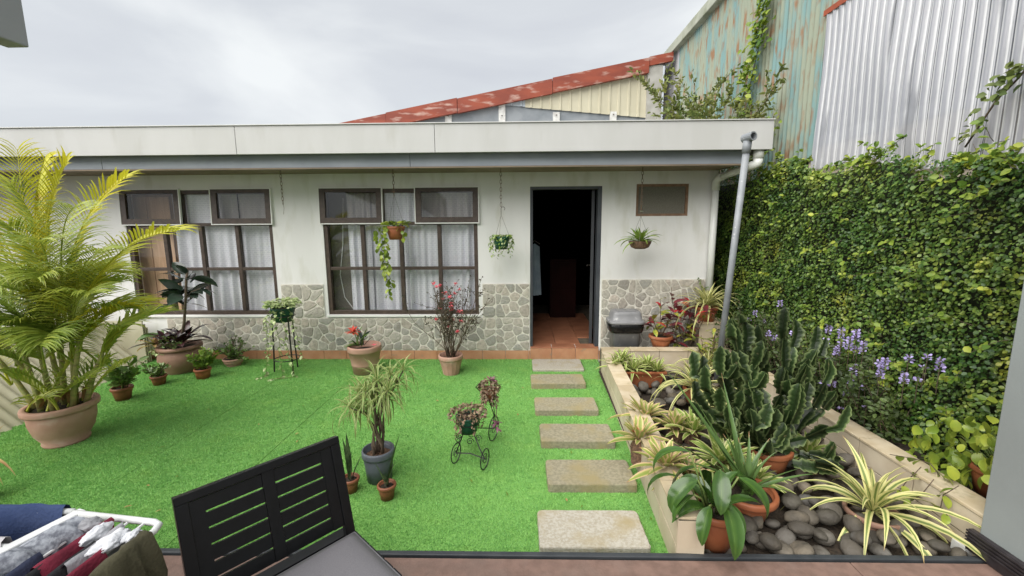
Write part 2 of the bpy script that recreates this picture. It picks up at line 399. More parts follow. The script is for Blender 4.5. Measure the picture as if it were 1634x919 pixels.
# ------------------------------------------------------------------ geometry helpers
class MB:
    """collects geometry that is built as ONE mesh object"""
    def __init__(s):
        s.v, s.f, s.uv = [], [], []
    def add(s, verts, faces, uvs=None):
        o = len(s.v)
        s.v += [tuple(v) for v in verts]
        s.uv += list(uvs) if uvs else [(.5, .5)] * len(verts)
        s.f += [tuple(o + i for i in f) for f in faces]
        return s
    def box(s, x0, x1, y0, y1, z0, z1, M4=None):
        v = [Vector((x, y, z)) for z in (z0, z1) for y in (y0, y1) for x in (x0, x1)]
        if M4:
            v = [M4 @ q for q in v]
        return s.add(v, [(0, 2, 3, 1), (4, 5, 7, 6), (0, 1, 5, 4), (2, 6, 7, 3), (0, 4, 6, 2), (1, 3, 7, 5)])
    def bar(s, a, b, wd, th, up=Vector((0, 0, 1))):
        a, b = Vector(a), Vector(b)
        d = (b - a)
        ln = d.length
        d.normalize()
        sd_ = d.cross(up)
        if sd_.length < 1e-4:
            sd_ = Vector((1, 0, 0))
        sd_.normalize()
        u = sd_.cross(d)
        m4 = Matrix(((sd_.x, d.x, u.x, a.x), (sd_.y, d.y, u.y, a.y), (sd_.z, d.z, u.z, a.z), (0, 0, 0, 1)))
        return s.box(-wd / 2, wd / 2, 0, ln, -th / 2, th / 2, m4)
    def tube(s, pts, r, n=6, cap=True):
        pts = [Vector(p) for p in pts]
        rs = r if isinstance(r, (list, tuple)) else [r] * len(pts)
        vs, fs = [], []
        ref = None
        for i, p in enumerate(pts):
            d = (pts[min(i + 1, len(pts) - 1)] - pts[max(i - 1, 0)])
            if d.length < 1e-7:
                d = Vector((0, 0, 1))
            d.normalize()
            if ref is None:
                ref = d.orthogonal()
            ref = (ref - d * ref.dot(d))
            if ref.length < 1e-6:
                ref = d.orthogonal()
            ref.normalize()
            b = d.cross(ref)
            for k in range(n):
                a = 2 * PI * k / n
                vs.append(p + (ref * math.cos(a) + b * math.sin(a)) * rs[i])
        for i in range(len(pts) - 1):
            for k in range(n):
                k2 = (k + 1) % n
                fs.append((i * n + k, i * n + k2, (i + 1) * n + k2, (i + 1) * n + k))
        if cap:
            fs.append(tuple(range(n - 1, -1, -1)))
            fs.append(tuple((len(pts) - 1) * n + k for k in range(n)))
        return s.add(vs, fs)
    def lathe(s, prof, n=24, c=(0, 0, 0), flute=0., nf=0):
        vs, fs = [], []
        for (r, z) in prof:
            for k in range(n):
                a = 2 * PI * k / n
                rr = r * (1 + (flute * math.cos(a * nf) if nf else 0))
                vs.append((c[0] + rr * math.cos(a), c[1] + rr * math.sin(a), c[2] + z))
        for i in range(len(prof) - 1):
            for k in range(n):
                k2 = (k + 1) % n
                fs.append((i * n + k, i * n + k2, (i + 1) * n + k2, (i + 1) * n + k))
        if prof[0][0] > 0:
            fs.append(tuple(range(n - 1, -1, -1)))
        if prof[-1][0] > 0:
            fs.append(tuple((len(prof) - 1) * n + k for k in range(n)))
        return s.add(vs, fs)
    def blade(s, base, az, el, length, width, droop=1., segs=6, fold=.3, shape='lance', power=1.3, roll=0., bend=0.):
        p = Vector(base)
        vs, uv = [], []
        e, a = el, az
        step = length / segs
        for i in range(segs + 1):
            t = i / segs
            d = Vector((math.cos(e) * math.cos(a), math.cos(e) * math.sin(a), math.sin(e)))
            sd_ = Vector((-math.sin(a), math.cos(a), 0))
            nm = d.cross(sd_)
            if roll:
                q = Matrix.Rotation(roll, 3, d)
                sd_ = q @ sd_
                nm = q @ nm
            wd = width * .5 * SHAPES[shape](t)
            lift = nm * (-fold * wd)
            vs += [p - sd_ * wd - lift, p, p + sd_ * wd - lift]
            uv += [(0, t), (.5, t), (1, t)]
            p = p + d * step
            e -= droop * (power * (t + .5 / segs) ** (power - 1)) / segs
            a += bend / segs
        fs = []
        for i in range(segs):
            b = i * 3
            fs += [(b, b + 1, b + 4, b + 3), (b + 1, b + 2, b + 5, b + 4)]
        return s.add(vs, fs, uv)
    def build(s, name, material, parent=None, smooth=False, bevel=0., kind=None, loc=None):
        me = bpy.data.meshes.new(name)
        me.from_pydata(s.v, [], s.f)
        uvl = me.uv_layers.new(name='UVMap')
        li = np.empty(len(me.loops), dtype=np.int32)
        me.loops.foreach_get('vertex_index', li)
        uvl.data.foreach_set('uv', np.array(s.uv, dtype=np.float32)[li].ravel())
        me.materials.append(M[material] if isinstance(material, str) else material)
        if smooth:
            me.polygons.foreach_set('use_smooth', [True] * len(me.polygons))
        me.update()
        return link(name, me, parent, bevel, kind, loc)

SHAPES = {
    'lance': lambda t: max(.0, (min(1, .25 + t / .28) if t < .21 else 1) * (1 - max(0, (t - .3) / .7) ** 1.6)),
    'strap': lambda t: (.75 + .25 * min(1, t / .3)) * (1 if t < .55 else max(0, 1 - ((t - .55) / .45) ** 1.7)),
    'oval': lambda t: math.sin(PI * min(1, max(.0, t)) ** .85) ** .75 if 0 < t < 1 else .04,
    'tri': lambda t: max(.03, 1 - t ** 1.25),
    'heart': lambda t: max(.02, (math.sin(PI * (t * .86 + .10)) ** .8 if t < .98 else .02)),
}

def link(name, me, parent=None, bevel=0., kind=None, loc=None):
    o = bpy.data.objects.new(name, me)
    COL.objects.link(o)
    if parent is not None:
        o.parent = parent
    if loc is not None:
        o.location = loc
    if bevel:
        b = o.modifiers.new('bevel', 'BEVEL')
        b.width = bevel
        b.segments = 2
        b.limit_method = 'ANGLE'
        b.angle_limit = rad(40)
    if kind:
        o['kind'] = kind
    return o

def tag(o, label, cat, group=None):
    o['label'] = label
    o['category'] = cat
    if group:
        o['group'] = group
    return o

def thing(name, label, cat, loc=(0, 0, 0), group=None, rz=0.):
    o = bpy.data.objects.new(name, None)
    o.empty_display_size = .1
    COL.objects.link(o)
    o.location = loc
    o.rotation_euler = (0, 0, rz)
    return tag(o, label, cat, group)

def struct(o):
    o['kind'] = 'structure'
    return o

def dup(root, loc, label=None, rz=None, scale=None):
    r = root.copy()
    COL.objects.link(r)
    r.location = loc
    if rz is not None:
        r.rotation_euler = (0, 0, rz)
    if scale is not None:
        r.scale = (scale,) * 3
    if label:
        r['label'] = label
    for ch in list(root.children):
        c = ch.copy()
        COL.objects.link(c)
        c.parent = r
        for g in ch.children:
            d = g.copy()
            COL.objects.link(d)
            d.parent = c
    return r

def boxp(name, m, parent, x0, x1, y0, y1, z0, z1, bevel=0., kind=None):
    return MB().box(x0, x1, y0, y1, z0, z1).build(name, m, parent, bevel=bevel, kind=kind)

def np_mesh(name, verts, quads, uvs, material, parent=None, kind=None, smooth=False):
    me = bpy.data.meshes.new(name)
    nv, nf = len(verts), len(quads)
    k = quads.shape[1]
    me.vertices.add(nv)
    me.vertices.foreach_set('co', np.ascontiguousarray(verts, dtype=np.float32).ravel())
    me.loops.add(nf * k)
    me.loops.foreach_set('vertex_index', np.ascontiguousarray(quads, dtype=np.int32).ravel())
    me.polygons.add(nf)
    me.polygons.foreach_set('loop_start', np.arange(0, nf * k, k, dtype=np.int32))
    me.polygons.foreach_set('loop_total', np.full(nf, k, dtype=np.int32))
    if uvs is not None:
        uvl = me.uv_layers.new(name='UVMap')
        uvl.data.foreach_set('uv', np.ascontiguousarray(uvs[quads.ravel()], dtype=np.float32).ravel())
    me.materials.append(M[material] if isinstance(material, str) else material)
    me.update(calc_edges=True)
    me.validate()
    if smooth:
        me.polygons.foreach_set('use_smooth', [True] * nf)
    return link(name, me, parent, kind=kind)

def unit(a):
    return a / np.maximum(np.linalg.norm(a, axis=1, keepdims=True), 1e-9)

def leaf_arrays(pos, tip, nrm, ln, ratio=.6, fold=.18, wpos=(.32, .72), wid=(1., .8)):
    """many small folded leaves: base, two shoulders each side, tip"""
    pos, tip, nrm = np.asarray(pos, float), unit(np.asarray(tip, float)), np.asarray(nrm, float)
    n = len(pos)
    ln = np.broadcast_to(np.asarray(ln, float).reshape(-1, 1), (n, 1))
    side = unit(np.cross(nrm, tip))
    nrm = np.cross(tip, side)
    hw = ln * ratio * .5
    up = nrm * (hw * fold * 2)
    a, b = wpos
    V = np.stack([pos, pos + tip * ln * a - side * hw * wid[0] + up, pos + tip * ln * b - side * hw * wid[1] + up,
                  pos + tip * ln, pos + tip * ln * b + side * hw * wid[1] + up, pos + tip * ln * a + side * hw * wid[0] + up], 1).reshape(-1, 3)
    base = (np.arange(n) * 6)[:, None]
    Q = np.concatenate([base + np.array([[0, 3, 2, 1]]), base + np.array([[0, 5, 4, 3]])], 0)
    uv = np.tile(np.array([(.5, 0), (0, a), (0, b), (.5, 1), (1, b), (1, a)], dtype=float), (n, 1))
    return V, Q, uv

def leaf_cloud(name, pos, tip, nrm, ln, material, parent, kind='stuff', **kw):
    V, Q, uv = leaf_arrays(pos, tip, nrm, ln, **kw)
    return np_mesh(name, V, Q, uv, material, parent, kind)

def rdir(n, zlo=-.2, zhi=1.):
    a = RNG.uniform(0, 2 * PI, n)
    z = RNG.uniform(zlo, zhi, n)
    return unit(np.stack([np.cos(a), np.sin(a), z], 1))

U = random.uniform

# ------------------------------------------------------------------ pots
def pot(root, rt, rb, h, m, rim=.012, rimh=.03, style='plain', soil='soil', soil_z=None, n=28, saucer=False):
    t = max(.006, rt * .06)
    mid = []
    if style == 'belly':
        mid = [(rb + (rt * 1.02 - rb) * .62, h * .22), (rt * 1.03, h * .52), (rt * .98, h * .74), (rt * .88, h * .84)]
        prof = [(rb, 0), (rb * 1.02, h * .03)] + mid
        top = rt * .88
    elif style == 'bowl':
        prof = [(rb, 0), (rb * 1.04, h * .06), (rb * .97, h * .09), (rb + (rt - rb) * .55, h * .32), (rb + (rt - rb) * .85, h * .58), (rt * .97, h * .80)]
        top = rt * .97
    else:
        prof = [(rb, 0), (rb + (rt - rb) * .5, h * .5), (rt - (rt - rb) * .15 if style != 'plain' else rt - (rt - rb) * .12, h - rimh)]
        top = prof[-1][0]
    if style == 'band':
        k = prof[-1][0]
        prof = [(rb, 0), (rb + (rt - rb) * .28, h * .30), (rb + (rt - rb) * .28 + .004, h * .31), (rb + (rt - rb) * .33, h * .34), (k - .003, h * .80), (k + .004, h * .81), (k, h - rimh)]
    body = MB().lathe(prof + [(top - t, h - rimh * .5), (max(.01, rb - t), max(.008, h * .06))], n, flute=.018 if style == 'flute' else 0, nf=14 if style == 'flute' else 0)
    p = body.build('pot', m, root, smooth=style != 'flute')
    r0, r1 = top, top + rim
    z0, z1 = h - rimh, h
    MB().lathe([(r0 - t, z0), (r1 - .002, z0), (r1, z0 + (z1 - z0) * .25), (r1, z1 - (z1 - z0) * .25), (r1 - .004, z1), (r0 - t + .003, z1), (r0 - t, z1 - .004), (r0 - t, z0)], n).build('rim', m, p, smooth=True)
    sz = soil_z if soil_z is not None else h - rimh * .9
    mb = MB()
    rs = (rb - t) + (top - rb) * (sz / h) if style not in ('belly', 'bowl') else top - t
    rings = 5
    vs = [(0, 0, sz + .012)]
    fs = []
    nn = 20
    for i in range(1, rings + 1):
        for k in range(nn):
            a = 2 * PI * k / nn
            vs.append((rs * i / rings * math.cos(a), rs * i / rings * math.sin(a), sz + (U(-.004, .012) if i < rings else -.004)))
    for k in range(nn):
        fs.append((0, 1 + k, 1 + (k + 1) % nn))
    for i in range(rings - 1):
        for k in range(nn):
            k2 = (k + 1) % nn
            fs.append((1 + i * nn + k, 1 + (i + 1) * nn + k, 1 + (i + 1) * nn + k2, 1 + i * nn + k2))
    mb.add(vs, fs).build('soil', soil, root, smooth=True)
    return p

def rosette(root, c, n, l0, l1, wd, m, el=(15, 80), droop=(.6, 1.4), shape='strap', segs=6, fold=.35, name='leaf', power=1.5, joined=False, roll=.15, az0=None, azr=2 * PI):
    """leaves springing from one point, outer ones flat and arching, inner ones upright; each an object unless joined"""
    mb = MB()
    a = U(0, 6.28) if az0 is None else az0
    for i in range(n):
        t = i / max(1, n - 1)
        a += 2.39996 if azr > 6 else 0
        az = a if azr > 6 else az0 + U(-.5, .5) * azr
        e = rad(el[0] + (el[1] - el[0]) * t + U(-7, 7))
        ln = l1 + (l0 - l1) * t
        ln *= U(.70, 1.15)
        q = mb if joined else MB()
        q.blade(Vector(c) + Vector((math.cos(az), math.sin(az), 0)) * wd * .35 + Vector((0, 0, t * wd * .5)), az, e, ln, wd * U(.85, 1.1),
                droop[1] + (droop[0] - droop[1]) * t + U(-.2, .2), segs, fold, shape, power, U(-roll, roll), U(-.45, .45))
        if not joined:
            q.build(name, m, root, smooth=True)
    if joined:
        mb.build('foliage', m, root, smooth=True, kind='stuff')

def twig(mb, p, d, ln, r, segs=4, wob=.25, up=.05, taper=.5):
    """a wandering twig; returns its points and directions"""
    p, d = Vector(p), Vector(d).normalized()
    pts, ds = [p.copy()], [d.copy()]
    for i in range(segs):
        d = (d + Vector((U(-wob, wob), U(-wob, wob), U(-wob, wob) + up))).normalized()
        p = p + d * (ln / segs)
        pts.append(p.copy())
        ds.append(d.copy())
    mb.tube(pts, [r * (1 - (1 - taper) * i / segs) for i in range(segs + 1)], 5)
    return pts, ds

def bush(root, c, n_tw, ln, r, leaf_m, n_leaf, lsize, ratio=.55, spread=(.2, .9), stem_m='stem_brown', name='foliage', up=.05, z0=.15, stems='stem', jit=.04):
    """twigs from one foot with leaves set along them"""
    mb = MB()
    P, T = [], []
    for i in range(n_tw):
        az = i * 2.4 + U(-.4, .4)
        sp = U(*spread)
        d = Vector((math.cos(az) * sp, math.sin(az) * sp, 1))
        pts, ds = twig(mb, Vector(c) + Vector((U(-.02, .02), U(-.02, .02), 0)), d, ln * U(.6, 1.1), r, 5, .3, up)
        for k in range(n_leaf):
            t = U(z0, 1.0) * (len(pts) - 1)
            j = min(len(pts) - 2, int(t))
            P.append(pts[j].lerp(pts[j + 1], t - j) + Vector((U(-jit, jit), U(-jit, jit), U(-jit, jit))) * .5)
            T.append(ds[j] * .5)
    mb.build(stems, stem_m, root, smooth=True, kind='stuff')
    P = np.array([tuple(p) for p in P])
    n = len(P)
    tip = np.array([tuple(t) for t in T]) + rdir(n, -.5, .7)
    return leaf_cloud(name, P, tip, rdir(n, .5, 1.5), lsize * RNG.uniform(.6, 1.2, n), leaf_m, root, ratio=ratio)

def vine(root, pts, leaf_m, n, size, stem_m='stem_green', sep=False, ratio=.75, hang=.8, r=.0025, stem=True):
    """a runner along points with leaves hanging off it"""
    pts = [Vector(p) for p in pts]
    if stem:
        MB().tube(pts, r, 4).build('stem', stem_m, root, smooth=True)
    P, T, NN = [], [], []
    for k in range(n):
        t = (k + U(.1, .9)) / n * (len(pts) - 1)
        j = min(len(pts) - 2, int(t))
        p = pts[j].lerp(pts[j + 1], t - j)
        a = U(0, 2 * PI)
        P.append(tuple(p))
        T.append((math.cos(a) * .7, math.sin(a) * .7, -hang + U(-.3, .5)))
        NN.append((math.cos(a) + U(-.3, .3), math.sin(a) + U(-.3, .3), .8))
    return P, T, NN

# ------------------------------------------------------------------ small leaf as one object (for leaves one can pick apart)
def leaf_obj(root, p, tip, nrm, ln, wd, m, droop=.7, shape='heart', segs=5, fold=.22, name='leaf'):
    tip = Vector(tip).normalized()
    az = math.atan2(tip.y, tip.x)
    el = math.asin(max(-1, min(1, tip.z)))
    return MB().blade(p, az, el, ln, wd, droop, segs, fold, shape, 1.3, U(-.5, .5)).build(name, m, root, smooth=True)

# ================================================================== THE SETTING
HY = 5.33                       # front face of the house wall
gm = MB().add([(-40, -15, -.05), (40, -15, -.05), (40, 60, -.05), (-40, 60, -.05)], [(0, 1, 2, 3)])
struct(gm.build('ground', 'soil'))

# lawn: turf laid in strips along the garden, blades on top
lawn = struct(MB().box(-5.3, 1.0, 1.86, 5.33, -.045, -.012).build('lawn', 'seam'))
edges = [-5.3, -4.5, -3.65, -2.8, -1.95, 1.0]
for a, b in zip(edges[:-1], edges[1:]):
    boxp('turf_strip', 'turf_base', lawn, a + .004, b - .004, 1.87, 5.325, -.04, 0)
nb = 560000
yy = 1.88 + 3.44 * RNG.random(nb) ** 1.25
xx = RNG.uniform(-5.2, .98, nb)
keep = np.ones(nb, bool)
for q in edges[1:-1]:
    keep &= np.abs(xx - q) > (.006 if q < -1.2 else .002)
keep &= xx < .93 - (4.76 - yy) * .05 + .06
xx, yy = xx[keep], yy[keep]
nb = len(xx)
az = RNG.uniform(0, 2 * PI, nb)
clump = np.sin(xx * 31 + np.sin(yy * 23) * 2) * np.sin(yy * 37 + np.sin(xx * 17) * 2)
hh = RNG.uniform(.007, .013, nb) * (1 + .22 * clump)
ww = RNG.uniform(.0016, .0030, nb) * (1 + .18 * (yy - 1.9))
lean = RNG.uniform(.1, .95, nb)
la = az + RNG.uniform(-1.2, 1.2, nb)
z0 = np.full(nb, -.001)
B = np.stack([xx, yy, z0], 1)
sdv = np.stack([np.cos(az), np.sin(az), np.zeros(nb)], 1) * ww[:, None]
tp = B + np.stack([np.cos(la + 1.57) * lean * hh, np.sin(la + 1.57) * lean * hh, hh], 1)
V = np.stack([B - sdv, B + sdv, tp], 1).reshape(-1, 3)
np_mesh('grass', V, np.arange(nb * 3).reshape(-1, 3), None, 'turf_blade', lawn, kind='stuff')

# deck under the viewer
deck = struct(MB().box(-3.2, 2.6, -1.2, 1.885, -.04, .072).build('deck', 'planter_core'))
y = 1.868
k = 0
while y > -.6:
    x = -3.2 - (k % 2) * .9
    while x < 2.6:
        boxp('deck_board', 'deck', deck, max(x, -3.2), min(x + 2.4, 2.6) - .004, y - .145, y - .005, .074, .100, bevel=.003)
        x += 2.4
    y -= .15
    k += 1
boxp('deck_edge', 'deck_edge', deck, -3.2, 2.6, 1.876, 1.905, .005, .106, bevel=.004)

# ================================================================== THE HOUSE
house = thing('house', 'white painted single storey house with stone tiled base and brown windows', 'house', (0, 0, 0))

def wall_holes(x0, x1, z0, z1, y0, y1, holes):
    mb = MB()
    xs = sorted({x0, x1, *[h[0] for h in holes], *[h[1] for h in holes]})
    zs = sorted({z0, z1, *[h[2] for h in holes], *[h[3] for h in holes]})
    def hole(a, b, c, d):
        return any(h[0] - 1e-6 <= a and b <= h[1] + 1e-6 and h[2] - 1e-6 <= c and d <= h[3] + 1e-6 for h in holes)
    for a, b in zip(xs[:-1], xs[1:]):
        for c, d in zip(zs[:-1], zs[1:]):
            if hole(a, b, c, d):
                continue
            mb.add([(a, y0, c), (b, y0, c), (b, y0, d), (a, y0, d)], [(0, 1, 2, 3)])
            mb.add([(a, y1, c), (b, y1, c), (b, y1, d), (a, y1, d)], [(3, 2, 1, 0)])
    for (a, b, c, d) in list(holes) + [(x0, x1, z0, z1)]:
        mb.add([(a, y0, c), (b, y0, c), (b, y0, d), (a, y0, d), (a, y1, c), (b, y1, c), (b, y1, d), (a, y1, d)],
               [(0, 1, 5, 4), (1, 2, 6, 5), (2, 3, 7, 6), (3, 0, 4, 7)])
    return mb

W1 = (-5.04, -3.15, .60, 2.20)
W2 = (-2.50, -.54, .60, 2.20)
DR = (.12, 1.01, .165, 2.21)
VT = (1.43, 2.07, 1.84, 2.23)
wall_holes(-8.0, 2.42, -.04, 2.42, HY, HY + .14, [W1, W2, DR, VT]).build('front_wall', 'wall_paint', house)
boxp('side_wall', 'wall_paint', house, 2.28, 2.42, HY + .142, 8.5, -.04, 2.42)
boxp('side_wall', 'room_wall', house, -8.0, -7.86, HY + .142, 8.5, -.04, 2.42)
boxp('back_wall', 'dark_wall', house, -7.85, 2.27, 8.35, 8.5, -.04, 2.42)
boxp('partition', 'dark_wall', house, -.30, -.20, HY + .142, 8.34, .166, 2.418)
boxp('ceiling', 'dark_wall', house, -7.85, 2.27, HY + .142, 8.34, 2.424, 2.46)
boxp('floor_slab', 'planter_core', house, -7.85, 2.27, HY + .142, 8.34, -.04, .15)
# terracotta floor tiles just inside the door, and the step
for i in range(4):
    for j in range(6):
        if j < 1 and not (0 <= i < 3):
            continue
        x0, y0 = -.195 + .33 * i + (.0 if True else 0), HY + .145 + .33 * (j - 0)
        boxp('floor_tile', 'floor_terracotta', house, x0 + .003, x0 + .327, y0 + .003, y0 + .327, .15, .166)
for a, b in ((.122, .40), (.404, .71), (.714, 1.008)):
    boxp('step_tile', 'floor_terracotta', house, a, b, HY - .018, HY + .142, .150, .167, bevel=.003)
    boxp('step_tile', 'terracotta_tile', house, a, b, HY - .020, HY - .002, .0, .148, bevel=.002)
# skirting of terracotta tiles
x = -5.6
while x < .1:
    boxp('skirting_tile', 'terracotta_tile', house, x + .002, min(x + .298, .118), HY - .016, HY - .001, 0, .118, bevel=.002)
    x += .3
x = 1.013
while x < 2.3:
    boxp('skirting_tile', 'terracotta_tile', house, x + .002, min(x + .298, 2.36), HY - .016, HY - .001, 0, .118, bevel=.002)
    x += .3

# stone facing: tiles of irregular stones, every stone a piece
def clip(poly, p, nrm):
    outp = []
    for i in range(len(poly)):
        a, b = poly[i], poly[(i + 1) % len(poly)]
        da = (a[0] - p[0]) * nrm[0] + (a[1] - p[1]) * nrm[1]
        db = (b[0] - p[0]) * nrm[0] + (b[1] - p[1]) * nrm[1]
        if da <= 0:
            outp.append(a)
        if da * db < 0:
            t = da / (da - db)
            outp.append((a[0] + (b[0] - a[0]) * t, a[1] + (b[1] - a[1]) * t))
    return outp

def area(poly):
    return .5 * sum(poly[i][0] * poly[(i + 1) % len(poly)][1] - poly[(i + 1) % len(poly)][0] * poly[i][1] for i in range(len(poly)))

def inset(poly, d):
    c = (sum(p[0] for p in poly) / len(poly), sum(p[1] for p in poly) / len(poly))
    r = list(poly)
    for i in range(len(poly)):
        a, b = poly[i], poly[(i + 1) % len(poly)]
        nx, ny = b[1] - a[1], a[0] - b[0]
        ln = math.hypot(nx, ny)
        if ln < 1e-6:
            continue
        nx, ny = nx / ln, ny / ln
        r = clip(r, (a[0] - nx * d, a[1] - ny * d), (nx, ny))
        if len(r) < 3:
            return []
    return r

def stone_tile(x0, x1, z0, z1):
    boxp('grout_bed', 'grout', house, x0 + .0008, x1 - .0008, HY - .013, HY - .0005, z0 + .0008, z1 - .0008)
    wd, ht = x1 - x0, z1 - z0
    nx, nz_ = max(1, round(wd / .116)), max(2, round(ht / .113))
    seeds = []
    for i in range(nx):
        for j in range(nz_):
            if random.random() < .12:
                continue
            seeds.append((x0 + (i + .5 + U(-.46, .46)) * wd / nx, z0 + (j + .5 + (.25 if i % 2 else -.2) + U(-.42, .42)) * ht / nz_))
    for i, s_ in enumerate(seeds):
        poly = [(x0, z0), (x1, z0), (x1, z1), (x0, z1)]
        for j, t in enumerate(seeds):
            if i != j:
                poly = clip(poly, ((s_[0] + t[0]) / 2, (s_[1] + t[1]) / 2), (t[0] - s_[0], t[1] - s_[1]))
                if len(poly) < 3:
                    break
        if len(poly) < 3:
            continue
        poly = inset(poly, .0055)
        if len(poly) < 3 or area(poly) < .0007:
            continue
        rp = []
        for q in range(len(poly)):
            a, b = poly[q], poly[(q + 1) % len(poly)]
            f = .2
            rp += [(a[0] + (b[0] - a[0]) * f, a[1] + (b[1] - a[1]) * f), (a[0] + (b[0] - a[0]) * (1 - f), a[1] + (b[1] - a[1]) * (1 - f))]
        cx, cz = sum(p[0] for p in rp) / len(rp), sum(p[1] for p in rp) / len(rp)
        dep = U(.004, .007)
        n = len(rp)
        V_ = [(p[0], HY - .0135, p[1]) for p in rp] + [(cx + (p[0] - cx) * .9, HY - .013 - dep + U(-.0015, .0015), cz + (p[1] - cz) * .9) for p in rp] + [(cx, HY - .0135 - dep - U(.0, .003), cz)]
        F_ = [(k, (k + 1) % n, n + (k + 1) % n, n + k) for k in range(n)] + [(n + k, n + (k + 1) % n, 2 * n) for k in range(n)]
        MB().add(V_, F_).build('stone', 'stone', house)

zs_ = (.120, .558, 1.0)
for x0, x1 in ((-4.655, -4.21), (-4.21, -3.765), (-3.765, -3.32), (-3.32, -2.875), (-2.875, -2.43), (-2.43, -2.0), (-2.0, -1.56), (-1.56, -1.13), (-1.13, -.70), (-.70, -.325), (-.325, .112)):
    stone_tile(x0, x1, zs_[0], zs_[1])
for x0, x1 in ((-3.10, -2.83), (-2.83, -2.55), (-.49, -.325), (-.325, .112)):
    stone_tile(x0, x1, zs_[1], zs_[2])
for x0, x1 in ((1.03, 1.46), (1.46, 1.90), (1.90, 2.34)):
    stone_tile(x0, x1, .12, .585)
    stone_tile(x0, x1, .585, 1.05)

# windows: brown timber, eight fixed panes below, a fixed light between two awning sashes above
def window(x0, x1, z0, z1):
    y0, y1 = HY + .012, HY + .075
    wd = x1 - x0
    f = .05
    zr1, zr2 = z0 + (1.20 - .60), z0 + (1.77 - .60)
    mb = MB()
    mb.box(x0, x0 + f, y0, y1, z0, z1).box(x1 - f, x1, y0, y1, z0, z1)
    mb.box(x0 + f, x1 - f, y0, y1, z0, z0 + f).box(x0 + f, x1 - f, y0, y1, z1 - f, z1)
    fr = mb.build('window', 'brown_frame', house, bevel=.004)
    step = wd / 4
    for i in (1, 2, 3):
        xm = x0 + step * i
        boxp('mullion', 'brown_frame', fr, xm - .024, xm + .024, y0 + .003, y1 - .003, z0 + f, zr2 - .021, bevel=.004)
    ms = (x0 + wd * .385, x0 + wd * .615)
    for xm in ms:
        boxp('mullion', 'brown_frame', fr, xm - .024, xm + .024, y0 + .003, y1 - .003, zr2 + .021, z1 - f, bevel=.004)
    boxp('rail', 'brown_frame', fr, x0 + f, x1 - f, y0 + .001, y1 - .001, zr2 - .02, zr2 + .02, bevel=.004)
    for i in range(4):
        a, b = x0 + step * i + (f if i == 0 else .024), x0 + step * (i + 1) - (f if i == 3 else .024)
        boxp('rail', 'brown_frame', fr, a, b, y0 + .006, y1 - .006, zr1 - .02, zr1 + .02, bevel=.003)
        for c, d in ((z0 + f, zr1 - .02), (zr1 + .02, zr2 - .02)):
            boxp('pane', 'glass', fr, a, b, y0 + .030, y0 + .034, c, d)
    boxp('pane', 'glass', fr, ms[0] + .024, ms[1] - .024, y0 + .030, y0 + .034, zr2 + .02, z1 - f)
    for a, b in ((x0 - .015, ms[0] + .012), (ms[1] - .012, x1 + .015)):
        t = .068
        tilt = Matrix.Translation((0, y0 - .004, z1)) @ Matrix.Rotation(rad(-2.6), 4, 'X') @ Matrix.Translation((0, -(y0 - .004), -z1))
        s0, s1, zb, zt = y0 - .030, y0 - .004, zr2 + .005, z1 + .004
        m2 = MB()
        m2.box(a, a + t, s0, s1, zb, zt, tilt).box(b - t, b, s0, s1, zb, zt, tilt)
        m2.box(a + t, b - t, s0, s1, zb, zb + t, tilt).box(a + t, b - t, s0, s1, zt - .045, zt, tilt)
        m2.build('sash', 'brown_frame', fr)
        m3 = MB()
        e_ = .013
        m3.box(a - e_, a - .0005, s0 - .004, s1, zb - e_, zt + e_, tilt).box(b + .0005, b + e_, s0 - .004, s1, zb - e_, zt + e_, tilt)
        m3.box(a, b, s0 - .004, s1, zb - e_, zb - .0005, tilt).box(a, b, s0 - .004, s1, zt + .0005, zt + e_, tilt)
        m3.build('sash_edge', 'white_edge', fr)
        MB().box(a + t - .005, b - t + .005, s0 + .016, s0 + .020, zb + t - .005, zt - .04, tilt).build('pane', 'sash_glass', fr)
    MB().box(x0 - .02, x1 + .02, HY - .030, HY - .001, z0 - .030, z0 - .001).build('sill', 'white_edge', fr, bevel=.004)
    return fr
window(*W1)
window(*W2)

# small screened opening
mb = MB()
y0 = HY + .01
mb.box(VT[0], VT[0] + .03, y0, y0 + .06, VT[2], VT[3]).box(VT[1] - .03, VT[1], y0, y0 + .06, VT[2], VT[3])
mb.box(VT[0] + .03, VT[1] - .03, y0, y0 + .06, VT[2], VT[2] + .03).box(VT[0] + .03, VT[1] - .03, y0, y0 + .06, VT[3] - .03, VT[3])
vf = mb.build('vent_window', 'vent_frame', house)
boxp('screen', 'screen', vf, VT[0] + .03, VT[1] - .03, y0 + .025, y0 + .03, VT[2] + .03, VT[3] - .03)

# door: dark frame, leaf swung into the room
mb = MB()
mb.box(DR[0], DR[0] + .035, HY + .01, HY + .12, DR[2] + .004, DR[3]).box(DR[1] - .05, DR[1], HY + .004, HY + .13, DR[2] + .004, DR[3]).box(DR[0] + .035, DR[1] - .05, HY + .012, HY + .118, DR[3] - .035, DR[3])
df = mb.build('door_frame', 'door_grey', house, bevel=.003)
dq = Matrix.Translation((.945, HY + .135, 0)) @ Matrix.Rotation(rad(-9.5), 4, 'Z')
dl = MB().box(-.04, 0, 0, .82, .172, 2.17, dq).build('door', 'door_leaf', house, bevel=.003)
mb = MB()
mb.tube([dq @ Vector((-.04, .76, 1.15)), dq @ Vector((-.085, .76, 1.15)), dq @ Vector((-.085, .65, 1.15))], .009, 8)
mb.build('handle', 'steel_wire', dl, smooth=True)

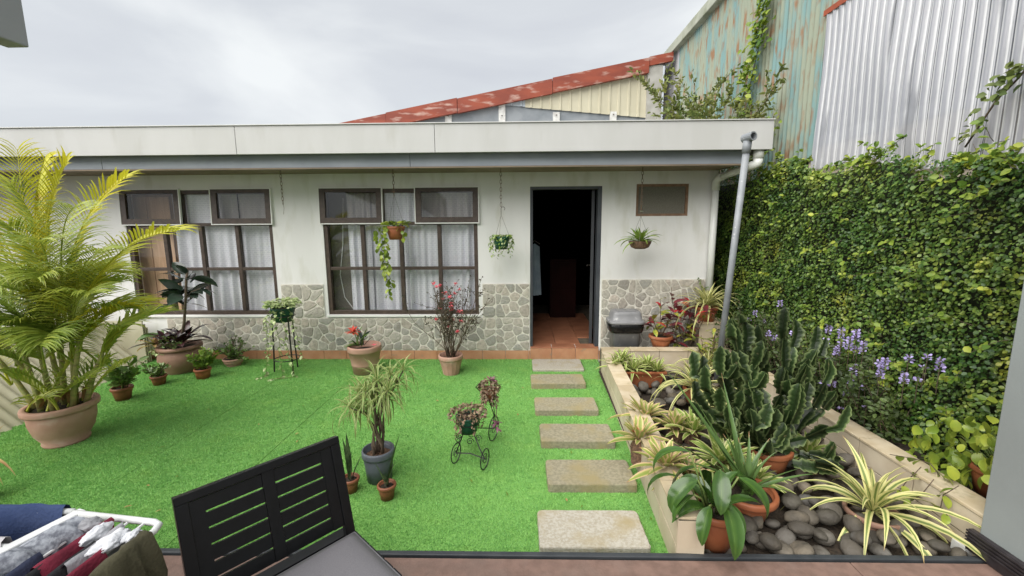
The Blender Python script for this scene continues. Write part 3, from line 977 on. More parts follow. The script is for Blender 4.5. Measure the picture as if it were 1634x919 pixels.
# eaves
for a, b in ((-8.1, -3.02), (-3.016, -.9), (-.896, 2.615)):
    boxp('fascia', 'fascia', house, a, b, 4.578, 4.60, 2.500, 2.790, bevel=.004)
boxp('fascia_lip', 'fascia', house, -8.1, 2.618, 4.565, 4.62, 2.7915, 2.803, bevel=.003)
boxp('fascia_return', 'fascia', house, 2.595, 2.613, 4.602, 8.55, 2.500, 2.790)
for a, b in ((-8.1, -4.62), (-4.617, -1.2), (-1.197, 2.42)):
    boxp('eave_beam', 'beam', house, a, b, 4.70, 4.76, 2.375, 2.56, bevel=.004)
boxp('soffit', 'soffit', house, -8.1, 2.42, 4.762, HY - .001, 2.384, 2.40)
boxp('soffit_trim', 'soffit', house, -8.1, 2.42, 4.685, 4.765, 2.358, 2.3735)
boxp('gutter_bed', 'dark_wall', house, -8.1, 2.59, 4.602, 4.70, 2.53, 2.55)
boxp('roof', 'roof_top', house, -8.1, 2.594, 4.602, 8.55, 2.64, 2.74)

# rain pipe on the corner of the house
pipe = thing('downpipe', 'white plastic rain downpipe bending from the eave to the house corner', 'pipe', (2.36, 5.26, 0))
def lp(p): return Vector(p) - Vector((2.36, 5.26, 0))
a0 = lp((2.52, 4.66, 2.52)); a1 = lp((2.52, 4.66, 2.42)); a2 = lp((2.50, 4.70, 2.36)); a3 = lp((2.38, 5.18, 2.29)); a4 = lp((2.36, 5.25, 2.24)); a5 = lp((2.36, 5.26, .72))
MB().tube([a0, a1], .052, 14).build('outlet', 'pvc_white', pipe, smooth=True)
MB().tube([a1, a1 + Vector((0, .005, -.05)), a2, a2 + (a3 - a2) * .18], .048, 14).build('elbow', 'pvc_white', pipe, smooth=True)
MB().tube([a2 + (a3 - a2) * .1, a3], .040, 14).build('pipe_run', 'pvc_white', pipe, smooth=True)
MB().tube([a3 - (a3 - a2) * .08, a3 + (a3 - a2) * .04, a4, a4 - Vector((0, 0, .10))], .046, 14).build('elbow', 'pvc_white', pipe, smooth=True)
MB().tube([a4 - Vector((0, 0, .05)), a5], .040, 14).build('pipe_run', 'pvc_white', pipe, smooth=True)

# grey standpipe leaning out of the planter
pb, pt = G(1143, 612, .12), W(1193, 225, 4.02)
std = thing('standpipe', 'tall leaning grey pipe with an open elbow at its top', 'pipe', pb)
q = pt - pb
MB().tube([(0, 0, 0), q * .985], .030, 14).build('pole', 'pipe_grey', std, smooth=True)
MB().tube([q * .955, q * 1.0], .037, 14).build('socket', 'pipe_grey', std, smooth=True)
el = MB()
ctr = q + Vector((.0, 0, .03))
dr = (CAM_POS + Vector((.3, 0, 1)) - pt).normalized()
dr = Vector((.28, -.95, .05)).normalized()
n = 16
def ring_tube(mb, a, b, r0, r1):
    d = (b - a).normalized()
    u = d.orthogonal().normalized(); v = d.cross(u)
    vs, fs = [], []
    for c, r in ((a, r1), (b, r1), (b, r0), (a + d * .02, r0)):
        vs += [c + (u * math.cos(2 * PI * k / n) + v * math.sin(2 * PI * k / n)) * r for k in range(n)]
    for i in range(3):
        for k in range(n):
            fs.append((i * n + k, i * n + (k + 1) % n, (i + 1) * n + (k + 1) % n, (i + 1) * n + k))
    fs.append(tuple(range(n))); fs.append(tuple(3 * n + k for k in range(n)))
    mb.add(vs, fs)
ring_tube(el, ctr - dr * .045, ctr + dr * .065, .030, .040)
el.build('elbow', 'pipe_grey', std, smooth=False)

# things inside the house seen through door and windows
def drape(name, label, group, x0, x1, z0, z1, y, m='curtain', folds=9, amp=.03, seed=0, pinch=0.):
    nx, nz_ = 64, 10
    mb = MB()
    vs, fs = [], []
    ph = seed * 1.7
    for j in range(nz_ + 1):
        t = j / nz_
        z = z1 + (z0 - z1) * t
        for i in range(nx + 1):
            s_ = i / nx
            xw = x0 + (x1 - x0) * (s_ + pinch * t * (.5 - s_) * .6)
            a_ = amp * (.5 + .5 * t) * (1 + .4 * math.sin(s_ * 7 + ph))
            yy_ = y + a_ * (math.sin(s_ * folds * 2 * PI + ph + 2.2 * noise.noise(Vector((s_ * folds * .5, ph, t * .5)))) * (.6 + .7 * noise.noise(Vector((s_ * folds * .7, ph + 5, t * .8)))) + .8 * noise.noise(Vector((s_ * folds * 1.3, t * 1.4, ph)))) + .006 * math.sin(s_ * 40 + t * 3)
            vs.append((xw, yy_, z))
    for j in range(nz_):
        for i in range(nx):
            b = j * (nx + 1) + i
            fs.append((b, b + 1, b + nx + 2, b + nx + 1))
    o = mb.add(vs, fs).build(name, m, None, smooth=True)
    return tag(o, label, 'curtain', group)
g_ = 'white lace curtains behind the windows'
drape('curtain', 'white lace curtain filling the middle of the left window', g_, -4.50, -3.66, .30, 2.28, HY + 0.12, folds=7, seed=1, amp=.04)
drape('curtain', 'white lace curtain at the right side of the left window', g_, -3.66, -3.10, .30, 2.28, HY + 0.16, folds=3, seed=2, amp=.018)
drape('curtain', 'narrow white curtain gathered beside the bare left column of the middle window', g_, -2.24, -1.94, .30, 2.28, HY + 0.15, folds=4, seed=3, amp=.028)
drape('curtain', 'white curtain behind the trailing hanging plant in the middle window', g_, -1.96, -1.47, .30, 2.28, HY + 0.17, folds=4, seed=4, amp=.032)
drape('curtain', 'wide white lace curtain in the right half of the middle window', g_, -1.49, -.52, .30, 2.28, HY + 0.14, folds=10, seed=5, amp=.042)
ward = thing('wardrobe', 'light wooden cupboard standing inside behind the left window', 'cupboard', (-4.82, 5.74, .166))
boxp('carcass', 'wood_panel', ward, -.42, .22, -.18, .3, .0, 2.0)
boxp('door', 'wood_panel', ward, -.41, -.105, -.21, -.185, .03, 1.97, bevel=.006)
boxp('door', 'wood_panel', ward, -.095, .21, -.21, -.185, .03, 1.97, bevel=.006)
boxp('screen_panel', 'screen', house, -2.5, -2.18, HY + .20, HY + .22, .3, 2.3)
MB().tube([(-2.30, HY + .19, 2.1), (-2.34, HY + .185, 1.5), (-2.40, HY + .185, 1.1), (-2.36, HY + .185, .8), (-2.24, HY + .185, .62)], .006, 6).build('cord', 'white_edge', house)
cab = thing('cabinet', 'dark red cabinet standing in the gloom behind the open door', 'cabinet', (.72, 7.3, .166))
boxp('carcass', 'red_cabinet', cab, -.22, .22, -.2, .25, 0, 1.0)
boxp('drawer', 'red_cabinet', cab, -.2, .2, -.215, -.203, .52, .95)
boxp('drawer', 'red_cabinet', cab, -.2, .2, -.215, -.203, .05, .48)
sh = thing('hanging_shirt', 'pale blue shirt hanging inside the doorway on the left', 'shirt', (.20, 6.05, 1.5))
mb = MB()
vs, fs = [], []
for j in range(9):
    t = j / 8
    for i in range(9):
        s_ = i / 8 - .5
        vs.append((s_ * (.15 + .05 * t) - .0, -.03 * math.cos(s_ * 6) + .015 * math.sin(s_ * 25 + t * 4), -.02 - .75 * t - abs(s_) * .1 * (1 - t)))
for j in range(8):
    for i in range(8):
        fs.append((j * 9 + i, j * 9 + i + 1, j * 9 + i + 10, j * 9 + i + 9))
mb.add(vs, fs).build('cloth', 'shirt_blue', sh, smooth=True)
MB().tube([(-.08, 0, -.03), (0, 0, .02), (.08, 0, -.03)], .005, 5).build('hanger', 'steel_wire', sh)

# ================================================================== NEIGHBOURING SHED on the right
def corr(mb, a0, a1, b0, b1, f, pitch=.076, amp=.009, nb=1, per=8):
    """corrugated sheet: a across the ribs, b along them; f(a, b, h) gives the point"""
    n_ = max(4, int((a1 - a0) / pitch * per))
    vs, fs, uv = [], [], []
    for j in range(nb + 1):
        for i in range(n_ + 1):
            a = a0 + (a1 - a0) * i / n_
            uv.append((.5 + .25 * (1 + math.sin(2 * PI * a / pitch + .9)), j / nb))
            vs.append(f(a, b0 + (b1 - b0) * j / nb, amp * math.sin(2 * PI * a / pitch)))
    for j in range(nb):
        for i in range(n_):
            b = j * (n_ + 1) + i
            fs.append((b, b + 1, b + n_ + 2, b + n_ + 1))
    return mb.add(vs, fs, uv)

shed = thing('shed', 'tall neighbouring shed clad in rusty teal and clear corrugated sheets', 'shed', (2.97, 4, 0))
sx, sy = 2.97, 4
k = 0
yv = 9.25
while yv > 4.52:
    y2 = max(yv - .83, 4.48)
    zz = 2.30 if y2 > 4.6 else 2.40
    off = U(-.004, .004)
    corr(MB(), y2 - sy - .02, yv - sy, zz + U(-.03, .03), 5.02, lambda a, b, h: (off - h - .004 * (k % 2), a, b), amp=.010).build('teal_sheet' if yv < 8.5 else 'zinc_sheet', 'teal_rust' if yv < 8.5 else 'grey_zinc', shed, smooth=True)
    yv -= .83
    k += 1
yv = 4.47
while yv > -1:
    corr(MB(), yv - .8 - sy, yv - sy, 3.74, 5.02, lambda a, b, h: (-h - .004 * (k % 2), a, b), amp=.010).build('teal_sheet', 'teal_rust', shed, smooth=True)
    y2 = yv - .80
    sw = U(-.02, .02)
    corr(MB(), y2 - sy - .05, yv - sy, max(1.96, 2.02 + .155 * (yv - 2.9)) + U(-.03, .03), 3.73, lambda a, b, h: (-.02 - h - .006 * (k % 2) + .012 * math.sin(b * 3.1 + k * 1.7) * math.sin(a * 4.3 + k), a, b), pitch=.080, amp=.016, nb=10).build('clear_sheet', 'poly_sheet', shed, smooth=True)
    yv -= .80
    k += 1
boxp('rust_trim', 'rust_rim', shed, -.034, -.022, -5, .47, 3.715, 3.765)
boxp('verge_cap', 'lime_cement', shed, -.10, .06, -5, 5.30, 4.97, 5.13, bevel=.01)
boxp('low_wall', 'shed_low', shed, .045, .20, -5, .6, 0, 2.50)
boxp('rail', 'shed_rail', shed, .03, .20, -5, .6, 2.502, 2.60)
boxp('inner_wall', 'shed_dark', shed, .75, .80, -5, 5.2, 0, 5.0)
for yq in (-.6, -1.15, -1.7, -2.6):
    boxp('post', 'shed_rail', shed, .24, .32, yq, yq + .07, 0, 4.9)

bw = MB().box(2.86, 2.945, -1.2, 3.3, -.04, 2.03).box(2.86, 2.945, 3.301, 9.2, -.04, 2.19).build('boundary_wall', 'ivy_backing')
tag(bw, 'dark boundary wall wholly overgrown by ivy below the shed', 'wall')

# ================================================================== WAREHOUSE behind the house
wh = thing('warehouse', 'warehouse with a flaking red sloping roof edge seen above the white roof', 'building', (0, 8.6, 0))
def wp(px, py, dy=0.):
    p = W(px, py, 8.6 + dy)
    return (p.x, p.y - 8.6, p.z)
SL = (4.92 - 3.74) / 6.38
def zb(x): return 3.735 + (x + 3.58) * SL          # top of the verge
xs_ = [-4.6, -2.62, -1.22, .62, 2.45, 2.90]
for i, (a, b) in enumerate(zip(xs_[:-1], xs_[1:])):
    th = .27 if i < 4 else .16
    d = .012 * (i % 2)
    dz = .03 if i == 4 else (.012 * (i % 2))
    vs = [(x, yq, zb(x) + dz - hq) for yq in (-.05 - d, .02) for hq in (th, 0) for x in (a + .004, b - .004)]
    MB().add(vs, [(0, 1, 3, 2), (4, 6, 7, 5), (0, 4, 5, 1), (2, 3, 7, 6), (0, 2, 6, 4), (1, 5, 7, 3)]).build('verge_sheet', 'red_sheet', wh)
# roof plane falling away behind the verge
MB().add([(-4.6, .0, zb(-4.6) - .02), (2.9, .0, zb(2.9) - .02), (2.9, 9, zb(2.9) - .02), (-4.6, 9, zb(-4.6) - .02)], [(0, 1, 2, 3)]).build('roof', 'grey_zinc', wh)
def sheet_poly(name, m, top_l, top_r, x0, x1, zl, zr, yv=.03, pitch=.19):
    def f(a, b, h):
        t = (a - x0) / (x1 - x0)
        lo = zl + (zr - zl) * t
        hi = zb(a) - .2
        hh_ = .018 if (a / pitch) % 1 < .22 else 0
        return (a, yv - hh_, lo + (hi - lo) * b)
    return corr(MB(), x0, x1, 0, 1, f, pitch=pitch, amp=0, per=18).build(name, m, wh)
sheet_poly('cream_sheet', 'cream_sheet', 0, 0, .10, 2.44, 4.02, 3.80, .045)
sheet_poly('pale_sheet', 'pale_sheet', 0, 0, -1.25, .10, 4.14, 4.03, .05)
boxp('column', 'concrete_grey', wh, 2.44, 2.72, -.02, .25, 2.0, zb(2.5) - .12)
for px in (715, 801, 888, 979):
    x = wp(px, 190)[0]
    boxp('mullion', 'flaking_white', wh, x - .065, x + .065, .03, .10, 3.0, min(zb(x) - .22, 4.18) if px < 880 else 3.92)
    for zq in (3.72, 3.86):
        MB().lathe([(.012, 0), (.012, .01), (0, .012)], 8, (x, .02, zq)).build('bolt', 'rust_metal', wh)
xm = [-4.6] + [wp(px, 190)[0] for px in (715, 801, 888, 979)] + [2.44]
for a, b in zip(xm[:-1], xm[1:]):
    MB().add([(a, .075, 3.0), (b, .075, 3.0), (b, .075, max(3.1, zb(b) - .1)), (a, .075, max(3.1, zb(a) - .1))], [(0, 1, 2, 3)]).build('window_pane', 'old_pane', wh)
boxp('front_wall', 'concrete_grey', wh, -4.6, 2.43, .02, .2, -.04, 2.995)

# ================================================================== LEFT: leaning corrugated sheets beside the lawn
ls = thing('corrugated_lean_to', 'low sloping cream corrugated sheets along the left edge of the lawn', 'sheeting', (-4.62, 4.1, 0))
u0, u1 = Vector((-4.36, 3.02, -.01)) - Vector((-4.62, 4.1, 0)), Vector((-4.90, 5.26, -.01)) - Vector((-4.62, 4.1, 0))
ax = (u1 - u0)
LL = ax.length
ax.normalize()
up_ = Vector((-.72, -.05, .69)).normalized()
nn_ = ax.cross(up_).normalized()
if nn_.x < 0: nn_ = -nn_
for i, (a, b) in enumerate(((-1.6, -.74), (-.76, .1), (.08, .94), (.92, 1.62), (1.6, LL))):
    corr(MB(), a, b, 0, 1.05, lambda s_, b_, h: u0 + ax * s_ + up_ * b_ + nn_ * (h + .004 * (i % 2)), pitch=.105, amp=.013).build('sheet', 'lean_sheet', ls, smooth=True)
pl = thing('panel_stack', 'weathered pale panels leaning against the house behind the rubber plant', 'panels', (-5.25, 5.14, 0))
for i in range(3):
    boxp('panel', 'lean_sheet', pl, -.75 + .06 * i, .42, .03 * i, .03 * i + .015, -.02, .56 - .05 * i)

# ================================================================== VERANDA parts next to the viewer
pz = G(1566, 846, .1)
rw = thing('veranda_wall', 'grey painted wall end with black ribbed skirting at the right edge', 'wall', (2.27, 1.93, 0))
boxp('wall', 'grey_wall', rw, 0, .22, -3.2, 0, .1, 3.2, bevel=.004)
sk = boxp('skirting', 'skirting', rw, -.028, -.001, -3.2, .028, .104, .215, bevel=.003)
for zq in (.150, .168, .186, .202):
    boxp('rib', 'skirting', sk, -.036, -.0285, -3.2, .030, zq, zq + .010, bevel=.002)
boxp('post_base', 'white_edge', rw, -.02, .22, .032, .10, 0, .10)
eb = MB().box(-2.205, -2.11, -1.5, 1.90, 2.50, 3.1).box(-4.2, -2.206, -1.5, 1.88, 2.98, 3.12).build('eave_beam', 'eave_grey', None, bevel=.006)
tag(eb, 'grey boxed veranda eave corner overhead at the upper left', 'eave')

# ================================================================== STEPPING STONES
FL = [((.14, 4.84), 'pale pinkish slab nearest the open door', 'concrete_pale'), ((.11, 4.30), 'mossy slab, second from the open door', 'concrete_slab'),
      ((.13, 3.655), 'brown mossy slab, third from the open door', 'concrete_slab'), ((.155, 3.08), 'brown slab, fourth from the open door', 'concrete_slab'),
      ((.175, 2.535), 'speckled brown slab, second nearest to the deck', 'concrete_slab'), ((.095, 1.985), 'large pale grey speckled slab nearest the deck', 'concrete_pale')]
for i, ((x, y), lab, m) in enumerate(FL):
    wd = .585 if i else .62
    hz_ = .03 if i == 0 else (.062, .058, .066, .060, .064)[i - 1]
    dp = .40 if i == 0 else .295
    pts = []
    for (ax_, ay_), (bx_, by_), n_ in (((-1, -1), (1, -1), 26), ((1, -1), (1, 1), 14), ((1, 1), (-1, 1), 26), ((-1, 1), (-1, -1), 14)):
        for k in range(n_):
            t = k / n_
            q = Vector(((ax_ + (bx_ - ax_) * t) * wd / 2, (ay_ + (by_ - ay_) * t) * dp / 2, 0))
            e_ = noise.noise(Vector((q.x * 14 + i * 9, q.y * 14, i))) * .004 + min(0, noise.noise(Vector((q.x * 30 + i * 5, q.y * 30, i * 3))) + .25) * .012
            if k == 0:
                e_ -= .007
            pts.append(q * (1 + e_ / (wd / 2)))
    n_ = len(pts)
    vs = [p_ + Vector((0, 0, -.02)) for p_ in pts] + [p_ + Vector((0, 0, hz_ - .007)) for p_ in pts] + [p_ * (1 - .006 / (wd / 2)) + Vector((0, 0, hz_ - .0005)) for p_ in pts] + [Vector((0, 0, hz_))]
    fs = [(r_ * n_ + k, r_ * n_ + (k + 1) % n_, (r_ + 1) * n_ + (k + 1) % n_, (r_ + 1) * n_ + k) for r_ in (0, 1) for k in range(n_)] + [(2 * n_ + k, 2 * n_ + (k + 1) % n_, 3 * n_) for k in range(n_)]
    o = MB().add(vs, fs).build('stepping_stone', m, None, loc=(x + wd / 2, y + dp / 2, 0))
    o.rotation_euler = (0, 0, rad((0, .8, .4, -.3, .2, .3)[i]))
    tag(o, lab.replace('slab', 'stepping slab on the turf', 1), 'stepping stone', 'stepping stones from the deck to the door')

# ================================================================== TILED PLANTER
pw = thing('planter', 'long raised planter clad in cream tiles along the right of the lawn', 'planter', (0, 0, 0))
PA, PB = Vector((.935, 4.74, 0)), Vector((.775, 1.912, 0))     # foot of the outer left face
PD = (PB - PA); PLN = PD.length; PD.normalize()
PN = Vector((PD.y, -PD.x, 0))                                   # towards the lawn
if PN.x > 0: PN = -PN
def pbox(name, m, s0, s1, o0, o1, z0, z1, bevel=0.):
    vs = [PA + PD * s_ + PN * o_ + Vector((0, 0, z)) for z in (z0, z1) for o_ in (o0, o1) for s_ in (s0, s1)]
    return MB().add(vs, [(0, 1, 3, 2), (4, 6, 7, 5), (0, 4, 5, 1), (2, 3, 7, 6), (0, 2, 6, 4), (1, 5, 7, 3)]).build(name, m, pw, bevel=bevel)
pbox('core', 'planter_core', .0, PLN, -.125, -.010, -.03, .282)
pbox('tile', 'planter_tile', PLN + .001, PLN + .0065, -.134, -.001, .0, .279)
s_ = 0
while s_ < PLN - .02:
    e_ = min(s_ + .36, PLN)
    pbox('tile', 'planter_tile', s_ + .003, e_ - .003, -.0095, 0, -.01, .1370, .0015)
    pbox('tile', 'planter_tile', s_ + .003, e_ - .003, -.0095, 0, .143, .279, .0015)
    pbox('tile', 'planter_tile', s_ + .003, e_ - .003, -.135, -.1255, .0, .279, .0015)
    pbox('cap_tile', 'planter_cap', s_ + .003, e_ - .003, -.142, .004, .2825, .296, .002)
    s_ += .36
# back wall, with its ledge towards the house
boxp('core', 'planter_core', pw, .94, 2.44, 4.752, 4.87, -.03, .282)
x = .945
while x < 2.40:
    e_ = min(x + .33, 2.44)
    boxp('tile', 'planter_tile', pw, x + .003, e_ - .003, 4.742, 4.7515, 0, .279, bevel=.0015)
    boxp('cap_tile', 'planter_cap', pw, x + .003, e_ - .003, 4.735, 4.88, .2825, .296, bevel=.002)
    x += .33
# right retaining wall
boxp('core', 'planter_core', pw, 2.300, 2.43, 1.912, 4.70, -.03, .282)
y = 1.912
k = 0
while y < 4.68:
    e_ = min(y + .40, 4.70)
    for z0, z1 in ((0, .1355), (.1425, .278)):
        off = .2 if z0 else 0
        boxp('tile', 'planter_tile', pw, 2.290, 2.2995, y + .0035, e_ - .0035, z0, z1, bevel=.0015)
    boxp('cap_tile', 'planter_cap', pw, 2.284, 2.444 + U(-.012, .01), y + .003, e_ - .003, .2825, .297 + U(-.003, .004), bevel=.003)
    y += .40
    k += 1
so = MB().add([(.905, 4.74, .045), (.79, 1.915, .045), (2.305, 1.915, .045), (2.305, 4.75, .045)], [(0, 1, 2, 3)]).build('planter_soil', 'soil', None)
struct(so)
so = MB().box(2.431, 2.86, 1.7, 9, -.03, .235).build('bed_soil', 'soil', None)
struct(so)
# small tiled plinth by the rain pipe
pl = thing('plinth', 'cream tiled plinth under the spider plant by the rain pipe', 'plinth', (2.28, 5.02, 0))
boxp('core', 'planter_core', pl, -.17, .17, -.13, .17, -.03, .57)
for a, b in ((-.172, -.001), (.001, .172)):
    boxp('tile', 'planter_tile', pl, a, b, -.142, -.1305, .0, .30, bevel=.002)
    boxp('tile', 'planter_tile', pl, a, b, -.142, -.1305, .303, .57, bevel=.002)
boxp('cap_tile', 'planter_cap', pl, -.178, .178, -.148, .178, .5705, .584, bevel=.003)

# river stones bedded in the planter
def rock_mesh(seed):
    import bmesh
    bm = bmesh.new()
    bmesh.ops.create_icosphere(bm, subdivisions=2, radius=1)
    s0 = Vector((seed * 3.1, seed * 1.7, seed))
    for v in bm.verts:
        v.co *= 1 + .22 * noise.noise(v.co * .8 + s0) + .05 * noise.noise(v.co * 2.5 + s0)
    me = bpy.data.meshes.new('river_stone')
    bm.to_mesh(me)
    bm.free()
    me.polygons.foreach_set('use_smooth', [True] * len(me.polygons))
    me.materials.append(M['river_stone'])
    return me
RM = [rock_mesh(i + 1) for i in range(8)]
placed = []
tries = 0
while len(placed) < 292 and tries < 20000:
    tries += 1
    x, y = U(.98, 2.24), 1.96 + 2.66 * random.random() ** 1.5
    r = U(.034, .068) if y > 2.7 else U(.036, .062)
    layer = random.random() < .42
    if all((x - a) ** 2 + (y - b) ** 2 > ((r + c) * (.70 if l_ == layer else .30)) ** 2 for a, b, c, l_ in placed):
        placed.append((x, y, r, layer))
for x, y, r, layer in placed:
    o = link('river_stone', random.choice(RM), None, loc=(x, y, .045 + r * .45 + (.05 if layer else 0)))
    o.scale = (r * U(.95, 1.35), r * U(.8, 1.05), r * U(.55, .8))
    o.rotation_euler = (U(-.4, .4), U(-.4, .4), U(0, 6.28))
    tag(o, 'smooth brownish grey river stone lying in the tiled planter', 'stone', 'river stones bedded in the planter')

# ================================================================== PLANTS ON THE LAWN
# areca palm
def frond(root, p, az, el, ln, droop, lw, m, nleaf=26, bend=0., ll=.33, vee=.55):
    mb = MB()
    pts, ds, sds = [], [], []
    q = Vector(p)
    e, a = el, az
    n_ = 14
    for i in range(n_ + 1):
        t = i / n_
        d = Vector((math.cos(e) * math.cos(a), math.cos(e) * math.sin(a), math.sin(e)))
        pts.append(q.copy()); ds.append(d); sds.append(Vector((-math.sin(a), math.cos(a), 0)))
        q = q + d * ln / n_
        e -= droop * (.4 + 1.2 * t) / n_
        a += bend / n_
    mb.tube(pts, [.0075 * (1 - .85 * i / n_) + .001 for i in range(n_ + 1)], 4)
    for i in range(nleaf):
        t = .20 + .80 * (i + .5) / nleaf
        f = t * n_
        j = min(n_ - 1, int(f))
        c = pts[j].lerp(pts[j + 1], f - j)
        d, sd_ = ds[j], sds[j]
        nm = d.cross(sd_)
        if nm.z < 0: nm = -nm
        L_ = ll * (math.sin(PI * min(1, (t - .12) / .95)) ** .55) * U(.9, 1.08)
        ang = rad(62 - 34 * t)
        for s_ in (-1, 1):
            dr_ = (d * math.cos(ang) + sd_ * s_ * math.sin(ang) + nm * (vee * U(.6, 1.2))).normalized()
            az_ = math.atan2(dr_.y, dr_.x)
            el_ = math.asin(max(-.99, min(.99, dr_.z)))
            mb.blade(c, az_, el_, L_, lw, U(.7, 1.5), 4, .35, 'lance', 1.4, s_ * .5)
    return mb.build('frond', m, root, smooth=False)

pc = G(104, 700)
pc = G(101, 706); pc.y += .03
palm = thing('potted_palm', 'large yellowish areca palm in a wide terracotta pot at the left edge', 'palm', (pc.x, pc.y, 0))
pot(palm, .212, .140, .33, 'terracotta_pink', rim=.026, rimh=.045, style='bowl', n=36, soil_z=.295)
canes = [(-.13, .02, -.55, .85), (-.07, .08, -.22, 1.15), (.0, .03, .02, 1.2), (.07, .05, .16, 1.1), (.12, -.02, .34, .8), (-.16, -.05, -.7, .6), (.04, -.09, .05, .75), (-.05, -.10, -.3, .8), (.15, .06, .55, .55)]
FR = []
for cx, cy, lnx, hh_ in canes:
    hh_ *= .82
    d = Vector((lnx * .55, U(-.1, .1), 1)).normalized()
    base = Vector((cx, cy, .30))
    pts = [base + d * (hh_ * t) + Vector((lnx * .12 * t * t, 0, 0)) for t in (0, .25, .5, .75, 1)]
    MB().tube(pts, [.022, .019, .017, .016, .012], 8).build('cane', 'cane', palm, smooth=True)
    FR.append((pts[-1], d))
    for t in (.0, .3):
        MB().blade(base, U(0, 6.28), rad(70), .16, .05, .6, 3, .4, 'lance').build('sheath', 'dry_leaf', palm)
k = 0
for (p, d) in FR:
    for j in range(3):
        az = k * 2.4 + U(-.4, .4)
        el_ = rad(U(40, 78) if math.cos(az) < .35 else U(66, 82))
        frond(palm, p - d * U(.05, .35), az, el_, U(.68, 1.02) * (1 if math.cos(az) < .2 else .68), U(1.3, 2.3), .017, 'palm_yellow' if random.random() < .22 else 'palm_leaf', 34, U(-.3, .3), .33, .35)
        k += 1
def toward(px, py, Y, z0=1.2):
    """azimuth and elevation from the crown foot to a point of the place"""
    p = W(px, py, Y) - palm.location
    return p
for (px, py, dy, m, fl) in ((205, 288, .1, 'palm_yellow', 1.0), (75, 262, .0, 'palm_yellow', .7), (285, 374, -.1, 'palm_yellow', 1.1), (150, 470, -.3, 'palm_leaf', 1.4), (20, 430, -.35, 'palm_leaf', 1.5),
                         (15, 300, -.1, 'palm_leaf', .9), (110, 268, .1, 'palm_yellow', .6), (60, 380, -.4, 'palm_leaf', 1.7), (170, 400, -.3, 'palm_leaf', 1.5),
                         (5, 520, -.3, 'palm_leaf', 1.6), (30, 250, .2, 'palm_yellow', .5), (10, 360, -.2, 'palm_leaf', 1.2), (225, 492, .05, 'palm_yellow', 1.2), (70, 545, -.35, 'palm_leaf', 1.9), (-40, 330, .1, 'palm_leaf', 1.0), (-40, 470, -.1, 'palm_leaf', 1.4), (120, 330, -.35, 'palm_leaf', 1.4)):
    tgt = W(px, py, palm.location.y + dy) - palm.location
    st = Vector((max(-.22, min(.18, tgt.x * .2)), 0, .95 if py < 400 else .70))
    v = tgt - st
    az, el_ = math.atan2(v.y, v.x), math.atan2(v.z, math.hypot(v.x, v.y))
    frond(palm, st, az, el_ + fl * .36, v.length * 1.05, fl, .018, m, 38, 0, .34, .35)
for i in range(9):        # young shoots low in the pot
    frond(palm, (U(-.15, .15), U(-.15, .1), .31), U(0, 6.28), rad(U(45, 80)), U(.35, .6), U(.6, 1.3), .018, 'palm_leaf', 12, 0, .2)

# rubber plant
p0 = G(272, 600); p0.y += .18
rub = thing('rubber_plant', 'dark leaved rubber plant on a leaning stem in a round brown belly pot', 'potted plant', (p0.x, p0.y, 0))
pot(rub, .222, .15, .33, 'terracotta_brown', rim=.038, rimh=.035, style='belly', n=32)
top = W(302, 428, p0.y) - rub.location
st = Vector((.02, -.02, .32))
pts = [st.lerp(top, t) + Vector((.02 * math.sin(t * 5), 0, 0)) for t in (0, .3, .6, .85, 1)]
MB().tube(pts, [.017, .015, .014, .013, .013], 8).build('stem', 'stem_brown', rub, smooth=True)
for i in range(30):
    t = U(.50, .92)
    p = st.lerp(top, t)
    a = i * 2.4 + U(-.3, .3)
    if math.cos(a) > .3 and random.random() < .45:
        a += PI
    ln = U(.19, .29)
    q = p + Vector((math.cos(a) * .05, math.sin(a) * .05, .02))
    el_ = rad(U(-20, 60))
    MB().blade(q, a, el_, ln, ln * U(.46, .54), U(.3, 1.0), 6, .2, 'oval', 1.3, U(-.9, .9)).build('leaf', 'rubber_leaf', rub, smooth=True)
tw = [pts[2], pts[2] + Vector((.10, -.02, .10)), pts[2] + Vector((.22, -.03, .14))]
MB().tube(tw, .006, 5).build('branch', 'stem_brown', rub)
for q, a in ((tw[1], -.6), (tw[2], .5), (tw[2], -.3), (tw[1], .2)):
    MB().blade(q, a, rad(U(-50, 10)), .17, .085, .5, 6, .15, 'oval', 1.3, U(-.6, .6)).build('leaf', 'rubber_leaf', rub, smooth=True)
for c, n_ in (((-.09, -.08, .36), 12), ((.10, -.10, .36), 12), ((.02, .08, .38), 10)):
    rosette(rub, c, n_, .19, .31, .078, 'burgundy_leaf', el=(12, 65), droop=(.5, .9), shape='oval')
rosette(rub, (-.20, -.10, .34), 13, .12, .22, .042, 'blush_leaf', el=(5, 70), droop=(.5, 1.2))
bush(rub, (.05, -.17, .33), 9, .16, .003, 'jade_leaf', 10, .035, spread=(.6, 1.8))
vine_p = [Vector((-.2, -.16, .35)), Vector((-.1, -.27, .31)), Vector((.02, -.30, .30))]
P, T, NN = vine(rub, vine_p, 'cream_leaf', 12, .04)
leaf_cloud('foliage', P, T, NN, RNG.uniform(.03, .05, len(P)), 'cream_leaf', rub, ratio=.8)
# olive big leaves at its left
for a in (2.6, 3.2, 3.7):
    MB().blade((-.24, .05, .42), a, rad(20), .30, .12, 1.6, 6, .2, 'oval', 1.3, U(-.5, .5)).build('leaf', 'aloe', rub, smooth=True)

